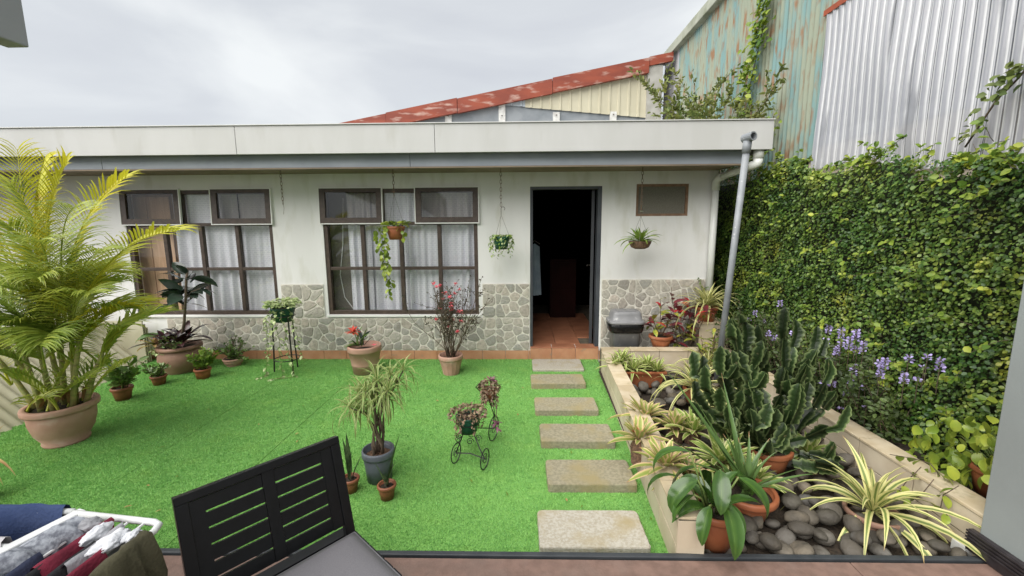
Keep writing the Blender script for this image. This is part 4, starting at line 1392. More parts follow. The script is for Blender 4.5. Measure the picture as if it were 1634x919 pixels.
def small_pot(name, lab, px, py, rt, rb, h, m, style='plain', cat='potted plant', grp=None, dy=None, n=24, soil='soil'):
    p = G(px, py)
    p.y += rb if dy is None else dy
    t = thing(name, lab, cat, (p.x, p.y, 0), grp)
    pot(t, rt, rb, h, m, rim=.008, rimh=h * .22, style=style, n=n, soil=soil)
    return t
a_ = small_pot('potted_cutting', 'leafy jade cutting in a plain brown pot beside the big palm pot', 188, 641, .088, .062, .135, 'plastic_brown')
bush(a_, (0, 0, .12), 9, .30, .006, 'jade_leaf', 14, .09, ratio=.5, spread=(.15, .7), stem_m='stem_green')
bush(a_, (.02, .02, .12), 3, .26, .005, 'lime_leaf', 8, .10, ratio=.55, spread=(.1, .4), stem_m='stem_green')
a_ = small_pot('potted_jade', 'small jade plant with twigs spreading left in a brown pot', 248, 616, .075, .055, .105, 'plastic_brown')
bush(a_, (0, 0, .09), 9, .16, .005, 'jade_leaf', 16, .045, ratio=.6, spread=(.3, 1.0))
bush(a_, (-.02, 0, .09), 5, .26, .004, 'jade_leaf', 9, .045, ratio=.6, spread=(.9, 1.6))
a_ = small_pot('potted_jade', 'bright green bushy plant in an orange pot before the belly pot', 318, 606, .082, .066, .115, 'terracotta_orange')
bush(a_, (0, 0, .1), 14, .26, .004, 'lime_leaf', 18, .065, ratio=.45, spread=(.1, .65), stem_m='stem_green')
a_ = small_pot('bonsai_bowl', 'spreading jade shrub in a shallow pale bowl by the wall', 367, 586, .115, .075, .10, 'terracotta_pink', style='bowl')
bush(a_, (0, 0, .08), 16, .30, .008, 'jade_leaf', 26, .042, ratio=.6, spread=(.3, 1.5), up=.02)

# plant stand with a green pot on it
p0 = Vector((-2.83, 4.86, 0))
stn = thing('plant_stand', 'tall black metal three legged plant stand before the stone wall', 'plant stand', p0)
hz_ = .70
for i, a in enumerate((rad(200), rad(320), rad(75))):
    mb = MB()
    f = Vector((math.cos(a), math.sin(a), 0))
    mb.tube([f * .15, f * .135 + Vector((0, 0, .3)), f * .125 + Vector((0, 0, hz_))], .009, 6)
    mb.build('leg', 'black_metal', stn)
for z, r in ((hz_ - .01, .125), (.16, .14)):
    MB().tube([(r * math.cos(a * PI / 10), r * math.sin(a * PI / 10), z) for a in range(21)], .006, 5).build('ring', 'black_metal', stn)
gp = thing('potted_pothos', 'cream and green trailing plant in a dark green pot on the black stand', 'potted plant', p0 + Vector((0, 0, hz_ - .08)))
pot(gp, .135, .095, .17, 'plastic_green', rim=.006, rimh=.03)
P, T, NN = [], [], []
for i in range(210):
    a, r = U(0, 6.28), .17 * math.sqrt(random.random())
    P.append((r * math.cos(a), r * math.sin(a), .17 + U(0, .085) * (1 - r * 2.5) + .02))
    T.append((math.cos(a), math.sin(a), U(-.6, .5))); NN.append((U(-.4, .4), U(-.6, .1), 1))
leaf_cloud('foliage', P, T, NN, RNG.uniform(.04, .065, len(P)), 'cream_leaf', gp, ratio=.75)
for a, ln, dx in ((-1.9, .50, -.02), (-1.2, .66, .05), (-.6, .55, .06), (-2.3, .72, -.03), (-1.5, .72, .02), (3.0, .25, -.05)):
    pts = [Vector((.12 * math.cos(a), .12 * math.sin(a), .17)), Vector((.17 * math.cos(a), .17 * math.sin(a), .12))]
    for j in range(1, 9):
        pts.append(pts[1] + Vector((dx * j / 4 + U(-.02, .02), -.02 * j / 4 + U(-.015, .015), -ln * j / 8)))
    if ln > .6:
        e_ = pts[-1]
        e_.z = -(hz_ - .08) + .025
        pts += [e_ + Vector((U(-.1, .1), -.06, -.008)), e_ + Vector((U(-.18, .18), -.12, -.01))]
    P, T, NN = vine(gp, pts, 'cream_leaf', int(ln * 38), .04)
    leaf_cloud('foliage', P, T, NN, RNG.uniform(.035, .06, len(P)), 'cream_leaf', gp, ratio=.72)

# red flowered plant
a_ = small_pot('potted_orchid_cactus', 'strap leaved plant with one red flower in a tall pink terracotta pot', 577, 600, .195, .14, .34, 'terracotta_pink', style='band', dy=.14)
for i in range(11):
    MB().blade((-.04 + U(-.05, .05), U(-.04, .04), .33), U(0, 6.28), rad(U(45, 82)), U(.15, .30), U(.028, .042), U(.2, 1.3), 6, .25, 'strap', 1.3, U(-.5, .5)).build('leaf', 'rubber_leaf' if i % 3 else 'jade_leaf', a_, smooth=True)
for i in range(6):
    MB().blade((-.05, -.03, .33), rad(180 + U(-50, 50)), rad(U(10, 40)), U(.14, .2), .035, 1., 6, .25, 'strap').build('leaf', 'jade_leaf', a_, smooth=True)
MB().tube([(-.05, -.02, .33), (-.09, -.03, .46), (-.11, -.04, .51)], .005, 5).build('stem', 'stem_green', a_)
fl = MB()
for i in range(16):
    fl.blade((-.11, -.04, .50), i * 2.4, rad(U(-10, 70)), .10, .038, .5, 3, .2, 'lance')
fl.build('flower', 'red_flower', a_)
fl = MB()
for i in range(6):
    fl.blade((.14, -.06, .345), i * 1.05, rad(30), .045, .02, .5, 3, .2, 'lance')
fl.build('flower', 'pink_flower', a_)

# crown of thorns shrub
a_ = small_pot('potted_thorn_shrub', 'sparse thorny shrub with pink flowers in a fluted terracotta pot', 718, 600, .145, .092, .235, 'terracotta_pink', style='flute', dy=.09, n=42, soil='bark_chip')
P, T, FP = [], [], []
mb = MB()
for i in range(30):
    az = i * 2.4
    sp = U(.05, .8)
    pts, ds = twig(mb, (U(-.05, .05), U(-.05, .05), .21), Vector((math.cos(az) * sp, math.sin(az) * sp * .8, 1)), U(.55, .98), .0048, 6, .22, .03, .35)
    for s_ in range(4):
        j = random.randint(2, 5)
        q, dq = twig(mb, pts[j], ds[j] + Vector((U(-.9, .9), U(-.9, .9), U(-.2, .5))), U(.15, .34), .0035, 4, .3, 0, .4)
        for k in range(9):
            P.append(tuple(q[random.randint(1, 4)] + Vector((U(-.015, .015), U(-.015, .015), U(-.015, .015))))); T.append((U(-1, 1), U(-1, 1), U(-.3, 1)))
        FP.append(q[-1])
    FP.append(pts[-1])
mb.build('stem', 'stem_brown', a_, smooth=True)
leaf_cloud('foliage', P, T, rdir(len(P), .2, 1), RNG.uniform(.016, .034, len(P)), 'thorn_leaf', a_, ratio=.5)
for p in random.sample(FP, 24):
    fl = MB()
    for i in range(7):
        fl.blade(p + Vector((0, 0, U(-.01, .01))), i * 2.4, rad(U(0, 60)), .036, .030, .3, 3, .2, 'oval')
    fl.build('flower', 'pink_flower', a_)

# ---- hanging pots
def chain(root, z0, z1, x=0., link_l=.045, m='chain_rust', name='chain'):
    mb = MB()
    z = z1
    i = 0
    while z > z0 + .01:
        pts = [Vector((x + (.011 * math.cos(a) if i % 2 else 0), (0 if i % 2 else .011 * math.cos(a)), z - link_l / 2 + link_l * .62 * math.sin(a))) for a in [2 * PI * k / 8 for k in range(9)]]
        mb.tube(pts, .0028, 4, cap=False)
        z -= link_l * .95
        i += 1
    return mb.build(name, m, root)
HYY = 4.95
ch = thing('hanging_chain', 'empty rusty chain hanging from the eave between the two windows', 'chain', (W(447, 270, HYY).x, HYY, 0))
chain(ch, W(447, 325, HYY).z, 2.382)
MB().tube([(0, 0, W(447, 325, HYY).z), (.008, 0, W(447, 332, HYY).z), (-.004, 0, W(447, 342, HYY).z)], .002, 4).build('hook', 'chain_rust', ch)

def hang(px, py_rim, lab, r, rb, h, m, name, soil='soil', plastic=False):
    p = W(px, py_rim, HYY)
    t = thing(name, lab, 'hanging plant', (p.x, HYY, p.z - h))
    pot(t, r, rb, h, m, rim=.006, rimh=.03, style='plain')
    return t
h1 = hang(631, 361, 'orange hanging pot with a long trailing pothos before the middle window', .108, .075, .155, 'terracotta_orange', 'hanging_pot')
zt = 2.382 - h1.location.z
chain(h1, .155 + .36, zt)
mb = MB()
for a in (0, 2.1, 4.2):
    mb.tube([(.108 * math.cos(a), .108 * math.sin(a), .15), (0, 0, .52)], .0015, 3)
mb.build('hanger', 'steel_wire', h1)
P, T, NN = [], [], []
for i in range(34):
    a, r = U(0, 6.28), .12 * math.sqrt(random.random())
    ln = U(.06, .09)
    leaf_obj(h1, (r * math.cos(a), r * math.sin(a), .165 + U(0, .05)), (math.cos(a), math.sin(a), U(-.2, .6)), None, ln, ln * .72, 'pothos_leaf')
for dx, ln in ((-.13, .80), (-.16, .62), (-.10, .70), (-.20, .35), (.10, .12)):
    pts = [Vector((dx * .5, -.06, .16)), Vector((dx * .95, -.10, .14))]
    for j in range(1, 9):
        pts.append(Vector((dx * 1.0 + U(-.02, .02) + (.05 * j / 8 if dx < 0 else 0), -.10 + U(-.02, .02), .12 - ln * j / 8)))
    P, T, NN = vine(h1, pts, 'pothos_leaf', int(ln * 34) + 2, .05)
    for p, t_ in zip(P, T):
        l_ = U(.05, .085)
        leaf_obj(h1, p, t_, None, l_, l_ * .72, 'pothos_leaf')
h2 = hang(800, 377, 'dark green hanging pot with a pale fringe of trailing stems right of the middle window', .098, .07, .15, 'plastic_green', 'hanging_pot')
zt = 2.382 - h2.location.z
chain(h2, W(800, 330, HYY).z - h2.location.z, zt)
zk = W(800, 333, HYY).z - h2.location.z
mb = MB()
mb.tube([(0, 0, zk - .07), (0, 0, zk - .02)] + [(.022 + .022 * math.cos(a), 0, zk + .0 + .022 * math.sin(a)) for a in [PI - k * PI * 1.3 / 8 for k in range(9)]], .004, 5)
for a in (.3, 2.4, 4.5):
    mb.tube([(.098 * math.cos(a), .098 * math.sin(a), .145), (0, 0, zk - .07)], .0022, 4)
mb.build('hanger', 'steel_wire', h2)
for i in range(22):
    a = i * 2.4
    r = .103
    pts = [Vector((.05 * math.cos(a), .05 * math.sin(a), .16)), Vector((r * math.cos(a), r * math.sin(a), .175)), Vector((r * 1.2 * math.cos(a), r * 1.2 * math.sin(a), .13))]
    ln = U(.08, .24)
    pts += [Vector((r * 1.25 * math.cos(a) + U(-.01, .01), r * 1.25 * math.sin(a) + U(-.01, .01), .13 - ln * j / 3)) for j in (1, 2, 3)]
    P, T, NN = vine(h2, pts, 'cream_leaf', 12, .03, stem=False)
    leaf_cloud('foliage', P, T, NN, RNG.uniform(.025, .045, len(P)), 'lime_leaf' if i % 2 else 'cream_leaf', h2, ratio=.55)
h3 = thing('hanging_basket', 'small wire hanging basket with a strap leaved fern right of the door', 'hanging plant', (W(1021, 392, HYY).x, HYY, W(1021, 397, HYY).z))
zt = 2.382 - h3.location.z
zk = W(1021, 345, HYY).z - h3.location.z
chain(h3, zk, zt)
MB().lathe([(.06, 0), (.10, .02), (.125, .07), (.13, .09), (.12, .09), (.09, .03), (.05, .012)], 20).build('basket', 'bark_chip', h3)
mb = MB()
for a in (.2, 2.3, 4.4):
    mb.tube([(.128 * math.cos(a), .128 * math.sin(a), .085), (0, 0, zk)], .0018, 3)
mb.build('hanger', 'steel_wire', h3)
rosette(h3, (0, 0, .08), 30, .17, .32, .040, 'fern_leaf', el=(5, 75), droop=(.5, 1.3), shape='lance', roll=.4)
fl = MB()
for i in range(6):
    fl.blade((0, -.01, zk + .05), i * 1.05, rad(20), .03, .02, .3, 3, .2, 'oval')
fl.build('tag_flower', 'white_edge', h3)

# ---- dracaena in a grey pot and the snake plants by it
a_ = small_pot('potted_dracaena', 'tall bushy dracaena on bare twisting stems in a dark grey pot', 599, 776, .105, .082, .225, 'plastic_grey', dy=.09, soil='bark_chip')
o = a_.location
HD = []
mb = MB()
for (px, py, dy) in ((585, 625, -.05), (625, 600, .05), (560, 650, -.05), (605, 610, .0), (640, 592, .06), (570, 630, .08), (615, 625, -.1), (595, 600, .1)):
    tgt = W(px, py, o.y + dy) - o
    b0 = Vector((U(-.04, .04), U(-.04, .04), .2))
    mid = Vector((b0.x * .4 + U(-.03, .03), U(-.03, .03), .42))
    pts = []
    for j in range(8):
        t = j / 7
        pts.append(b0 * (1 - t) ** 2 + mid * 2 * t * (1 - t) + tgt * t * t + Vector((.012 * math.sin(9 * t + px), .012 * math.cos(8 * t + px), 0)))
    mb.tube(pts, [.010, .009, .008, .008, .007, .007, .006, .005], 6)
    HD.append(pts[-1]); HD.append(pts[-2])
mb.build('stem', 'stem_brown', a_, smooth=True)
for c in HD:
    rosette(a_, c, 18, .15, .25, .0145, 'yucca_leaf', el=(-30, 78), droop=(.9, 2.2), shape='lance', segs=6, joined=False, power=1.2)
def snake(px, py, lab, tg, r=.055, h=.10):
    t = small_pot('snake_plant', lab, px, py, r, r * .74, h, 'plastic_brown')
    for (qx, qy, w_) in tg:
        tip = W(qx, qy, t.location.y) - t.location
        b0 = Vector((U(-.012, .012), U(-.012, .012), h * .85))
        v = tip - b0
        MB().blade(b0, math.atan2(v.y, v.x) + U(-.3, .3), math.atan2(v.z, math.hypot(v.x, v.y)) + .06, v.length, w_, .14, 6, .45, 'lance', 1.3, U(-.6, .6)).build('leaf', 'sansevieria', t, smooth=True)
    return t
snake(615, 801, 'small brown pot of pointed snake plant before the grey pot', ((640, 690, .030), (632, 735, .035), (597, 735, .03), (605, 752, .028), (622, 745, .03)))
snake(556, 790, 'snake plant in a brown pot half hidden by the chair back', ((552, 690, .04), (577, 728, .035), (545, 700, .04), (562, 720, .03)))

# ---- wire tricycle planter
tri = thing('tricycle_planter', 'black wire tricycle plant holder with curled spokes on the turf', 'plant stand', (0, 0, 0))
def ring_pts(c, ax, r, n=20, turns=1., r1=None):
    c, ax = Vector(c), Vector(ax).normalized()
    u = ax.cross(Vector((0, 0, 1))).normalized()
    v = u.cross(ax)
    return [c + (u * math.cos(2 * PI * turns * k / n) + v * math.sin(2 * PI * turns * k / n)) * (r + ((r1 or r) - r) * k / n) for k in range(n + 1)]
R1, R2, R3 = G(728, 738), G(774, 748), G(788, 702)
big = W(747, 668, 2.98)
axr = (R2 - R1); axr.z = 0
axr.normalize()
fwd = Vector((-axr.y, axr.x, 0))
if fwd.y < 0: fwd = -fwd
for c, r in ((R1, .072), (R2, .072), (R3, .098)):
    c = c + Vector((0, 0, r + .004))
    mb = MB()
    mb.tube(ring_pts(c, axr, r), .0045, 5, cap=False)
    mb.tube(ring_pts(c, axr, r * .62, 26, 1.8, .008), .003, 4)
    mb.build('wheel', 'black_metal', tri)
mid = (R1 + R2) / 2
hub = [p + Vector((0, 0, r)) for p, r in ((R1, .076), (R2, .076), (R3, .102))]
potz = W(747, 690, 2.95).z
pc_ = Vector((big.x, 2.97, potz))
fr = MB()
for h_ in hub[:2]:
    s_ = (h_ - pc_)
    fr.tube([h_, h_ + Vector((-s_.x * .25, -s_.y * .2, .05)), pc_ + Vector((s_.x * .4, s_.y * .4, .0)), pc_ + Vector((s_.x * .3, s_.y * .3, .02))], .0045, 5)
fr.tube([hub[0], (hub[0] + hub[1]) / 2 + Vector((0, 0, .02)), hub[1]], .0045, 5)
for rr, zz in ((.058, .0), (.088, .075)):
    fr.tube(ring_pts(pc_ + Vector((0, 0, zz)), (0, 0.0001, 1), rr), .0035, 4, cap=False)
hp = W(781, 640, 3.22)
hp = Vector((hp.x, 3.22, hp.z))
fr.tube([pc_ + Vector((.03, .06, 0)), pc_ + fwd * .16 + Vector((.02, 0, -.05)), hub[2]], .0045, 5)
fr.tube([hub[2], hub[2].lerp(hp, .5) + Vector((.02, 0, 0)), hp, hp + Vector((0, 0, .05))], .0045, 5)
fr.tube([hub[2] + axr * .02, hub[2].lerp(hp, .5) + axr * .03, hp + axr * .03], .0035, 5)
fr.tube(ring_pts(hp + Vector((0, 0, .03)), (0, .0001, 1), .05), .0035, 4, cap=False)
hb = hp + Vector((-.05, -.02, .13))
fr.tube([hp + Vector((-.04, 0, .02)), hb + Vector((-.02, 0, -.04)), hb + Vector((-.055, -.01, .0)), hb + Vector((-.03, -.02, .03)), hb], .004, 5)
for i in range(5):
    sc = MB()
    c = pc_ + Vector((.08 * math.cos(i * 1.3 - 2.6), .05 * math.sin(i * 1.3 - 2.6) - .03, -.04))
    sc.tube(ring_pts(c, fwd + axr * U(-.6, .6), .028, 18, 1.5, .006), .003, 4)
    sc.build('scroll', 'black_metal', tri)
fr.build('frame', 'black_metal', tri)
def inch(lab, c, r, h, m, nleaf, rad_, trail):
    t = thing('potted_inch_plant', lab, 'potted plant', c, 'inch plants on the wire tricycle')
    pot(t, r, r * .72, h, m, rim=.004, rimh=.02)
    n_ = nleaf
    a = RNG.uniform(0, 2 * PI, n_)
    rr = rad_ * np.sqrt(RNG.random(n_))
    z = h + .055 * (1 - (rr / rad_) ** 2) + RNG.uniform(-.01, .02, n_)
    P = np.stack([rr * np.cos(a), rr * np.sin(a), z], 1)
    T = np.stack([np.cos(a), np.sin(a), RNG.uniform(-.9, .5, n_)], 1) + rdir(n_, -.4, .4) * .7
    leaf_cloud('foliage', P, T, rdir(n_, .4, 1.4), RNG.uniform(.018, .032, n_), 'inch_leaf', t, ratio=.65)
    for k in range(trail):
        a = U(0, 6.28)
        ln = U(.08, .19)
        pts = [Vector((r * .9 * math.cos(a), r * .9 * math.sin(a), h))] + [Vector((r * 1.18 * math.cos(a) + U(-.008, .008), r * 1.18 * math.sin(a), h - ln * j / 5)) for j in range(6)]
        P, T, NN = vine(t, pts, 'inch_leaf', 16, .02, stem=False)
        leaf_cloud('foliage', P, T, NN, RNG.uniform(.016, .028, len(P)), 'inch_leaf', t, ratio=.6)
    return t
t1 = inch('brownish inch plant in a dark green pot on the tricycle back', pc_ + Vector((0, 0, .006)), .092, .125, 'plastic_green', 330, .135, 9)
t2 = inch('smaller rounded inch plant with a purple tip on the tricycle front', hp + Vector((0, 0, .012)), .055, .10, 'plastic_brown', 210, .082, 26)
fl = MB()
for i in range(7):
    fl.blade((.02, 0, .16), i * 2.4, rad(U(0, 50)), .055, .022, .4, 3, .3, 'lance')
fl.build('purple_tip', 'purple_leaf', t2)
fl = MB()
for i in range(9):
    fl.blade(Vector((.055, -.04, -.20)) + Vector((U(-.02, .02), U(-.01, .01), U(-.03, .04))), i * 2.4, rad(U(-40, 30)), .06, .024, .4, 3, .3, 'lance')
fl.tube([(.05, -.04, .08), (.06, -.05, -.05), (.055, -.04, -.2)], .003, 4)
fl.build('purple_tip', 'purple_leaf', t2)

# ================================================================== PLANTS IN AND AROUND THE PLANTER
# pedal-free swing bin behind the planter's corner
bp = Vector((1.285, 5.10, 0))
bn = thing('waste_bin', 'grey plastic bin with a pale lid and black bag against the stone wall', 'bin', bp)
def tub(mb, secs, n=32, e=5):
    vs, fs = [], []
    for (a, b, z) in secs:
        for k in range(n):
            t = 2 * PI * k / n
            c, s_ = math.cos(t), math.sin(t)
            vs.append((a * math.copysign(abs(c) ** (2 / e), c), b * math.copysign(abs(s_) ** (2 / e), s_), z))
    for i in range(len(secs) - 1):
        for k in range(n):
            fs.append((i * n + k, i * n + (k + 1) % n, (i + 1) * n + (k + 1) % n, (i + 1) * n + k))
    fs.append(tuple(range(n - 1, -1, -1)))
    fs.append(tuple((len(secs) - 1) * n + k for k in range(n)))
    return mb.add(vs, fs)
tub(MB(), [(.15, .11, 0), (.18, .13, .46), (.192, .142, .47), (.195, .145, .50)]).build('body', 'bin_grey', bn, smooth=True)
tub(MB(), [(.196, .148, .44), (.205, .155, .455), (.214, .162, .50), (.216, .163, .535), (.208, .156, .548)], 40, 4.2).build('bag', 'bin_bag', bn, smooth=True)
tub(MB(), [(.214, .162, .550), (.218, .165, .556), (.217, .164, .580), (.205, .155, .586), (.19, .142, .592), (.178, .13, .66), (.168, .12, .69), (.16, .112, .696)]).build('lid', 'bin_grey', bn, smooth=True)
boxp('flap', 'bin_grey', bn, -.11, .11, -.075, .075, .697, .703, bevel=.002)

def pl_thing(name, lab, p, cat='plant', grp=None):
    return thing(name, lab, cat, p, grp)

# bromeliads in a trough
t = thing('trough_planter', 'brown rectangular trough of lime bromeliads in the planter corner', 'potted plant', (1.22, 4.30, .06))
mb = MB()
vs = [(-.22, -.10, 0), (.22, -.10, 0), (.22, .10, 0), (-.22, .10, 0), (-.26, -.13, .17), (.26, -.13, .17), (.26, .13, .17), (-.26, .13, .17)]
mb.add(vs, [(3, 2, 1, 0), (0, 1, 5, 4), (1, 2, 6, 5), (2, 3, 7, 6), (3, 0, 4, 7)])
mb.build('trough', 'terracotta_orange', t)
mb = MB()
mb.box(-.275, .275, -.145, -.125, .155, .18).box(-.275, .275, .125, .145, .155, .18).box(-.275, -.255, -.125, .125, .155, .18).box(.255, .275, -.125, .125, .155, .18)
mb.build('rim', 'terracotta_orange', t, bevel=.004)
boxp('soil', 'bark_chip', t, -.25, .25, -.12, .12, .14, .158)
for c in ((-.20, .02, .17), (-.04, -.04, .17), (.12, .03, .17), (.20, -.06, .16), (-.13, .09, .22)):
    rosette(t, c, 26, .13, .27, .036, 'bromeliad_lime', el=(8, 80), droop=(.3, 1.0), shape='lance')

# croton pots by the back wall
cp = W(1051, 552, 4.98)
t = thing('potted_croton', 'red and dark leaved croton in an orange pot behind the planter', 'potted plant', (cp.x + .02, 4.98, .25))
boxp('stand_block', 'concrete_grey', t, -.11, .11, -.11, .11, -.27, -.001)
pot(t, .135, .085, .165, 'terracotta_orange', rim=.014, rimh=.035, n=28)
def croton(t, c, stems, leaves, ln=.6, sp=.5):
    for i in range(stems):
        az = i * 2.4 + .5
        mb = MB()
        pts, ds = twig(mb, c, Vector((math.cos(az) * sp, math.sin(az) * sp * .6, 1)), ln * U(.6, 1.1), .007, 5, .18, .08)
        mb.build('stem', 'stem_brown', t, smooth=True)
        for k in range(leaves):
            f = U(.35, 1.0) * 5
            j = min(4, int(f))
            p = pts[j].lerp(pts[j + 1], f - j)
            a = k * 2.4 + U(-.4, .4)
            l_ = U(.10, .17)
            m = random.choice(('croton_red', 'croton_red', 'croton_red', 'croton_green', 'red_leaf')) if f > 3.2 else random.choice(('croton_red', 'croton_green'))
            MB().blade(p, a, rad(U(-15, 55)), l_, l_ * .40, U(.4, 1.2), 5, .25, 'oval', 1.3, U(-.5, .5)).build('leaf', m, t, smooth=True)
croton(t, (0, 0, .15), 5, 7, .42, .9)
cp = W(1095, 560, 5.0)
t = thing('croton_shrub', 'tall croton with dark purple and scarlet leaves beside the plinth', 'shrub', (1.98, 5.02, .0))
boxp('root_block', 'soil', t, -.12, .12, -.10, .10, -.02, .06)
croton(t, (0, 0, .05), 7, 13, 1.0, .32)
t = thing('croton_shrub', 'lime and yellow leaved croton standing before the plinth', 'shrub', (2.12, 4.62, .05))
def croton2(t):
    for i in range(5):
        az = i * 2.4
        mb = MB()
        pts, ds = twig(mb, (0, 0, 0), Vector((math.cos(az) * .35, math.sin(az) * .3, 1)), U(.4, .62), .006, 5, .18, .08)
        mb.build('stem', 'stem_brown', t, smooth=True)
        for k in range(11):
            f = U(.3, 1.0) * 5
            j = min(4, int(f))
            l_ = U(.10, .16)
            MB().blade(pts[j].lerp(pts[j + 1], f - j), k * 2.4, rad(U(-10, 60)), l_, l_ * .26, U(.5, 1.3), 5, .25, 'lance', 1.3, U(-.5, .5)).build('leaf', random.choice(('croton_green', 'lime_leaf', 'croton_green')), t, smooth=True)
croton2(t)

# spider plant on the plinth
t = thing('spider_plant', 'striped spider plant in a terracotta pot on the tiled plinth', 'potted plant', (2.24, 5.02, .585))
pot(t, .12, .085, .17, 'terracotta_orange', rim=.012, rimh=.035)
rosette(t, (0, 0, .17), 70, .28, .58, .026, 'spider_leaf', el=(8, 82), droop=(.9, 2.3), shape='lance', segs=7)
t = thing('weed', 'thin upright weed growing beside the rain pipe', 'plant', (2.30, 5.24, .62))
bush(t, (0, 0, 0), 3, .62, .003, 'lime_leaf', 26, .03, spread=(.0, .12), stem_m='stem_green', jit=.02)

# striped spider plants in the planter bed
def spider(lab, px, py, z, n, l0, l1, wd, pot_m=None, r=.1, dy=0.):
    p = G(px, py, z)
    t = thing('spider_plant', lab, 'plant', (p.x, p.y + dy, z))
    if pot_m:
        pot(t, r, r * .75, .14, pot_m, rim=.01, rimh=.03)
        c = (0, 0, .13)
    else:
        MB().lathe([(.05, -.06), (.035, .0), (.02, .04)], 10).build('crown', 'dry_leaf', t)
        c = (0, 0, .0)
    rosette(t, c, n, l0, l1, wd, 'spider_leaf', el=(4, 84), droop=(.8, 2.5), shape='lance', segs=9, power=1.4, roll=.5)
    return t
spider('pale striped spider plant arching over the stones left of the grey pipe', 1108, 640, .13, 46, .28, .56, .034, 'terracotta_orange')
spider('orange based striped spider plant close behind the grey pipe', 1128, 585, .16, 30, .26, .48, .032)
spider('small striped spider plant under the left arms of the cactus', 1165, 665, .12, 26, .2, .38, .034)
spider('big cream striped spider plant in front of the right planter wall', 1388, 850, .0, 38, .30, .66, .035, 'terracotta_brown', .13)

# pinkish bromeliads along the left planter wall
for lab, px, py, z, n_, l1, m in (('pink edged bromeliad leaning over the planter wall, farthest of its row', 1030, 668, .24, 34, .29, 'bromeliad'),
                              ('pink edged bromeliad with a red heart in the middle of the wall row', 1020, 702, .26, 28, .27, 'bromeliad'),
                              ('pink edged bromeliad nearest the broad leaved lily', 1062, 746, .27, 32, .28, 'bromeliad'),
                              ('small bromeliad right of the farthest pink one', 1078, 684, .22, 28, .24, 'bromeliad'),
                              ('lime edged bromeliad below the left cactus arm', 1106, 690, .22, 24, .26, 'bromeliad_lime'),
                              ('lime edged bromeliad in a pot behind the aloe', 1152, 738, .22, 36, .31, 'bromeliad_lime')):
    p = G(px, py, z)
    t = thing('bromeliad', lab, 'plant', p)
    MB().lathe([(.05, -.17), (.06, -.05), (.03, .02)], 12).build('base', 'bark_chip', t)
    rosette(t, (0, 0, 0), n_, .12, l1, .044, m, el=(4, 78), droop=(.25, .8), shape='strap', segs=6)
    if 'red heart' in lab:
        rosette(t, (.0, 0, .03), 6, .05, .07, .022, 'red_leaf', el=(40, 80), droop=(.1, .3), shape='lance', name='bract')

for lab, px, py, z, n_, l1, m in (('lime edged bromeliad low before the cactus pot', 1205, 770, .15, 28, .26, 'bromeliad_lime'),
                              ('pink edged bromeliad between the lily and the aloe', 1100, 765, .20, 24, .22, 'bromeliad'),
                              ('pale bromeliad under the right arms of the cactus', 1290, 725, .14, 26, .24, 'bromeliad_lime')):
    p = G(px, py, z)
    t = thing('bromeliad', lab, 'plant', p)
    MB().lathe([(.05, -.10), (.06, -.03), (.03, .02)], 12).build('base', 'bark_chip', t)
    rosette(t, (0, 0, 0), n_, .12, l1, .040, m, el=(4, 78), droop=(.25, .9), shape='strap', segs=6)

# aloe
p = G(1196, 812, .14)
t = thing('potted_aloe', 'large toothed aloe in an orange bowl behind the lily', 'potted plant', (p.x, p.y + .05, .08))
pot(t, .155, .105, .15, 'terracotta_orange', rim=.016, rimh=.035, n=32)
o = t.location
for (px, py, dy, wd, dr) in ((1062, 590, .22, .055, .15), (1048, 690, -.02, .055, .2), (1152, 600, .3, .05, .05), (1110, 640, .2, .055, .1), (1085, 735, -.12, .055, .3), (1138, 700, .05, .05, .1), (1158, 690, -.1, .05, .2),
                             (1195, 690, .1, .05, .5), (1228, 700, .1, .05, .7), (1178, 700, .12, .05, .1), (1240, 720, .0, .045, .9), (1215, 740, -.1, .05, .5)):
    tgt = W(px, py, o.y + dy) - o
    b0 = Vector((U(-.03, .03), U(-.03, .03), .13))
    v = tgt - b0
    az, el_ = math.atan2(v.y, v.x), math.atan2(v.z, math.hypot(v.x, v.y))
    mb = MB()
    mb.blade(b0, az, el_ + dr * .4, v.length * 1.03, wd, dr, 9, .55, 'tri', 1.2, U(-.3, .3))
    # small teeth along both edges
    nv = len(mb.v)
    for i in range(9):
        for s_ in (0, 2):
            a_, b_ = Vector(mb.v[i * 3 + s_]), Vector(mb.v[min(i + 1, 9) * 3 + s_])
            c_ = Vector(mb.v[i * 3 + 1])
            for f in (.2, .6):
                q = a_.lerp(b_, f)
                outw = (q - c_).normalized()
                mb.add([q, q.lerp(b_, .18), q + outw * .006 + (b_ - a_) * .15], [(0, 1, 2)])
    mb.build('leaf', 'aloe', t, smooth=True)
rosette(t, (0, 0, .13), 10, .24, .36, .045, 'aloe', el=(30, 75), droop=(.1, .6), shape='tri', segs=8, fold=.5)

